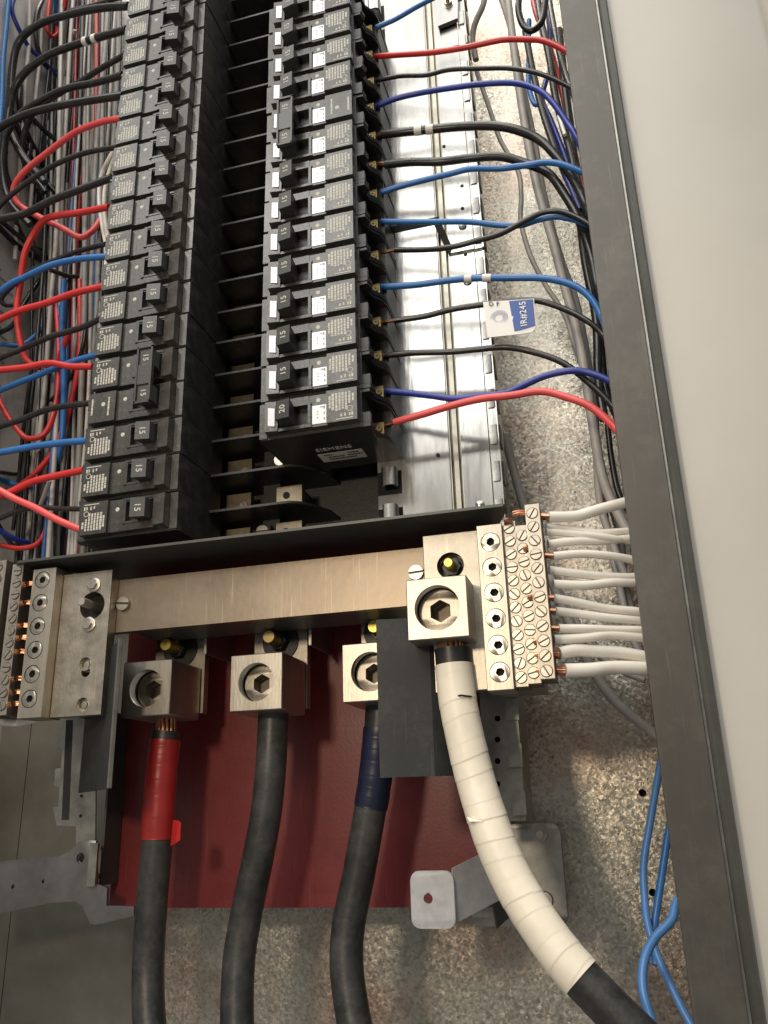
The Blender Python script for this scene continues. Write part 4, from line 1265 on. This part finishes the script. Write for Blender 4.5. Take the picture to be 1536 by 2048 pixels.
GK = 'wires hanging in the left gutter'
LB = [
    ('black', 3.2, [(22, 250), (8, 300), (6, 350), (22, 395), (58, 434), (105, 455), (150, 452)], 'thick black wire in a wide curl at the far left'),
    ('black', 3.0, [(40, 170), (38, 210), (52, 260), (70, 300), (96, 345), (130, 395)], 'thick black wire slanting down inside the upper curls'),
    ('black', 2.6, [(-10, 445), (34, 489), (68, 513), (100, 522), (150, 520)], 'black wire sweeping right below the thick curl'),
    ('black', 2.8, [(62, 235), (46, 275), (50, 320), (82, 350), (118, 392), (150, 410), (195, 404)], 'thick black wire bending right behind the ninth red wire'),
    ('grey', 1.8, [(150, 60), (140, 110), (124, 165), (120, 200)], 'thin grey wire slanting down at the upper left'),
    ('black', 2.2, [(-10, 320), (20, 380), (30, 440), (60, 490), (110, 510)], 'black wire from the left edge diving behind the curls'),
    ('grey', 2.0, [(60, -10), (58, 80), (50, 180), (44, 300), (36, 420), (30, 520)], 'grey wire down the far left wall'),
    ('grey', 1.8, [(82, -10), (80, 100), (70, 220), (66, 330), (58, 450)], 'second grey wire down the far left wall'),
    ('black', 1.8, [(64, 735), (52, 820), (44, 900), (34, 1000), (26, 1060)], 'straight black wire down the left wall beside the paper'),
    ('black', 2.6, [(20, 215), (40, 270), (70, 330), (110, 385), (160, 415), (215, 408)], 'black wire sagging under the thick black curls'),
    ('black', 2.4, [(66, 238), (95, 265), (130, 290), (165, 300), (210, 290)], 'black wire sagging below the bright pink-red wire'),
    ('black', 2.2, [(0, 440), (40, 475), (80, 505), (120, 520), (170, 516)], 'black wire sagging from the left edge at mid height'),
    ('black', 2.0, [(100, 540), (140, 553), (185, 552), (220, 545)], 'black wire sag behind the blue wire to the eighth breaker'),
    ('black', 2.8, [(60, 290), (55, 340), (80, 400), (110, 430), (160, 445)], 'thick black wire curling behind the pink-red loop'),
    ('black', 2.4, [(85, 0), (72, 30), (72, 80), (85, 120), (105, 140), (130, 138)], 'black loop hanging at the top left'),
    ('navy', 2.1, [(30, -10), (25, 20), (35, 55), (60, 95), (90, 125), (120, 155), (145, 165)], 'dark blue wire slanting behind the upper black wires'),
    ('blue', 2.2, [(18, -10), (12, 50), (6, 120), (4, 180), (0, 240), (-10, 300)], 'blue wire at the extreme upper left edge'),
    ('red', 2.0, [(100, -10), (96, 30), (94, 60), (103, 74), (114, 66), (112, 52)], 'dark red wire hook at the top left'),
    ('blue', 2.0, [(110, -10), (112, 30), (120, 55), (135, 58), (146, 40)], 'blue wire hook beside the dark red hook'),
    ('red', 2.4, [(134, -20), (128, 15), (120, 40)], 'short pink wire at the top left'),
    ('black', 2.2, [(0, 665), (20, 655), (32, 640), (40, 620), (60, 590), (80, 560)], 'black wire curling at the left edge behind the red wires'),
    ('blue', 2.0, [(0, 688), (40, 690), (70, 670), (95, 640), (100, 590), (106, 530)], 'blue wire bending up behind the left black wire'),
    ('red', 2.3, [(140, 660), (125, 700), (112, 730), (80, 728)], 'red wire joining behind the tied breaker wires'),
    ('red', 2.3, [(-10, 780), (10, 820), (30, 855), (55, 876), (85, 872), (105, 840), (115, 780), (118, 700), (112, 600)], 'long red wire sagging at the lower left'),
    ('blue', 2.4, [(128, 560), (126, 660), (128, 760), (124, 860), (120, 910), (110, 940), (90, 965), (55, 975), (20, 965), (-10, 955)], 'blue wire dropping then curving left'),
    ('black', 1.8, [(172, 650), (165, 700), (145, 745), (110, 790), (92, 820), (75, 880), (62, 920), (40, 945), (0, 945)], 'thin black wire snaking down to the left'),
    ('red', 2.3, [(160, 560), (158, 700), (150, 770), (130, 850), (105, 905), (60, 955), (10, 990)], 'red wire slanting down to the lower left'),
    ('navy', 2.2, [(-10, 1055), (30, 1078), (65, 1082), (95, 1065), (110, 1030), (130, 990)], 'dark blue wire sagging above the shelf'),
    ('red', 2.0, [(0, 1090), (40, 1098), (75, 1085), (95, 1050), (104, 980), (110, 900)], 'dark red wire sagging above the shelf'),
    ('grey', 1.8, [(100, 960), (85, 1005), (65, 1050), (40, 1085), (10, 1080)], 'grey wire loop above the left neutral block'),
    ('black', 2.0, [(-10, 1040), (10, 1070), (25, 1090), (50, 1094)], 'black wire curl at the lower left edge')]
for i, (c, r, p, l) in enumerate(LB):
    wire(l, c, r, p, GK, y=(70 + (i * 11) % 24, 132 + (i * 7) % 12 if c != 'red' else 100))

# the vertical bundle behind them
rnd = random.Random(21)
GV = 'vertical wire bundle in the left gutter'
VB = []
for x0, x1, c, r in [(188, 150, 'red', 2.4), (198, 162, 'red', 2.4), (205, 168, 'blue', 2.1), (176, 112, 'navy', 2.2), (170, 104, 'black', 2.5), (212, 176, 'white', 2.6), (220, 190, 'black', 3.0), (160, 92, 'grey', 2.2), (152, 78, 'grey', 2.4), (228, 200, 'grey', 2.4), (140, 66, 'black', 2.4), (183, 125, 'red', 2.2), (165, 118, 'grey', 2.4), (192, 138, 'grey', 2.4), (200, 148, 'white', 2.5), (184, 132, 'navy', 2.2), (214, 160, 'grey', 2.4), (222, 172, 'black', 2.6), (147, 96, 'grey', 2.0), (176, 156, 'grey', 2.4), (208, 185, 'navy', 2.4), (232, 168, 'white', 2.4), (118, 38, 'black', 1.8), (228, 152, 'grey', 2.6), (205, 142, 'grey', 2.6), (130, 84, 'grey', 2.0), (238, 196, 'black', 2.6), (236, 182, 'grey', 2.2)]:
    VB.append((x0, x1, c, r))
for k in range(26):
    xa = rnd.uniform(105, 240)
    VB.append((xa, xa - rnd.uniform(30, 75), rnd.choice(['grey', 'grey', 'grey', 'black', 'black', 'white']), rnd.uniform(1.5, 2.3)))
for k in range(22):
    xa = rnd.uniform(100, 238)
    VB.append((xa, xa - rnd.uniform(28, 80), rnd.choice(['black', 'black', 'grey', 'red', 'blue', 'grey']), rnd.uniform(1.3, 2.0)))
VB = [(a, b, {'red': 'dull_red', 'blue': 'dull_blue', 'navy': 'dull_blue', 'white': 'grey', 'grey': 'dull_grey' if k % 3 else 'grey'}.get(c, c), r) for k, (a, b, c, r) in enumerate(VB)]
VB.sort()
cnt = {}
for i, (x0, x1, c, r) in enumerate(VB):
    y = rnd.uniform(92, 136)
    ph, am = rnd.uniform(0, 6), rnd.uniform(3, 9)
    pts = []
    for k in range(10):
        v = -40 + 1180 * k / 9
        f = k / 9
        pts.append((x0 + (x1 - x0) * f + am * math.sin(ph + f * 7), v, y + 6 * math.sin(ph * 2 + f * 5)))
    nm = {'dull_red': 'dull red', 'dull_blue': 'dull blue', 'dull_grey': 'dusty grey', 'grey': 'pale grey'}.get(c, c)
    cnt[c] = cnt.get(c, -1) + 1
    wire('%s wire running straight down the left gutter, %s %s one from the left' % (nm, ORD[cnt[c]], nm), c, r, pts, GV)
wire('pair of pale wires bowing beside the left breakers, outer one', 'white', 1.9, [(238, 285), (215, 320), (200, 355), (198, 400), (205, 450), (212, 500), (210, 560)], 'pale wires beside the left breakers', y=(60, 84))
wire('pair of pale wires bowing beside the left breakers, inner one', 'white', 1.9, [(246, 285), (224, 330), (210, 380), (210, 430), (216, 480), (222, 520)], 'pale wires beside the left breakers', y=(56, 80))
wire('grey white wire curving out under the left neutral block', 'white', 2.6, [(-40, 1432), (0, 1441), (35, 1444), (62, 1440), (85, 1430), (95, 1405)], y=(24, 40))

# printed sheet stuck on the left side wall
ps = thing('wall_label', 'printed paper label stuck on the left side wall behind the wires', 'label', (-262, 80, 100))


def wq(u, v, dx=0):
    return atx(u, v, -234 + dx)


obj('paper', MB().hexa([(-261.9, 50, 60), (-261.9, 105, 60), (-261.9, 105, 300), (-261.9, 50, 300)], [(-262.3, 50, 60), (-262.3, 105, 60), (-262.3, 105, 300), (-262.3, 50, 300)]).mesh('paper', PAPER), ps)
pl = MB()
for k in range(30):
    z = 70 + k * 7.4
    if k % 9 == 7:
        continue
    pl.box(-261.88, -261.8, 62, 98 - 9 * ((k * 7) % 3), z, z + 2.4)
obj('label_print', pl.mesh('label_print', PRINTD), ps)
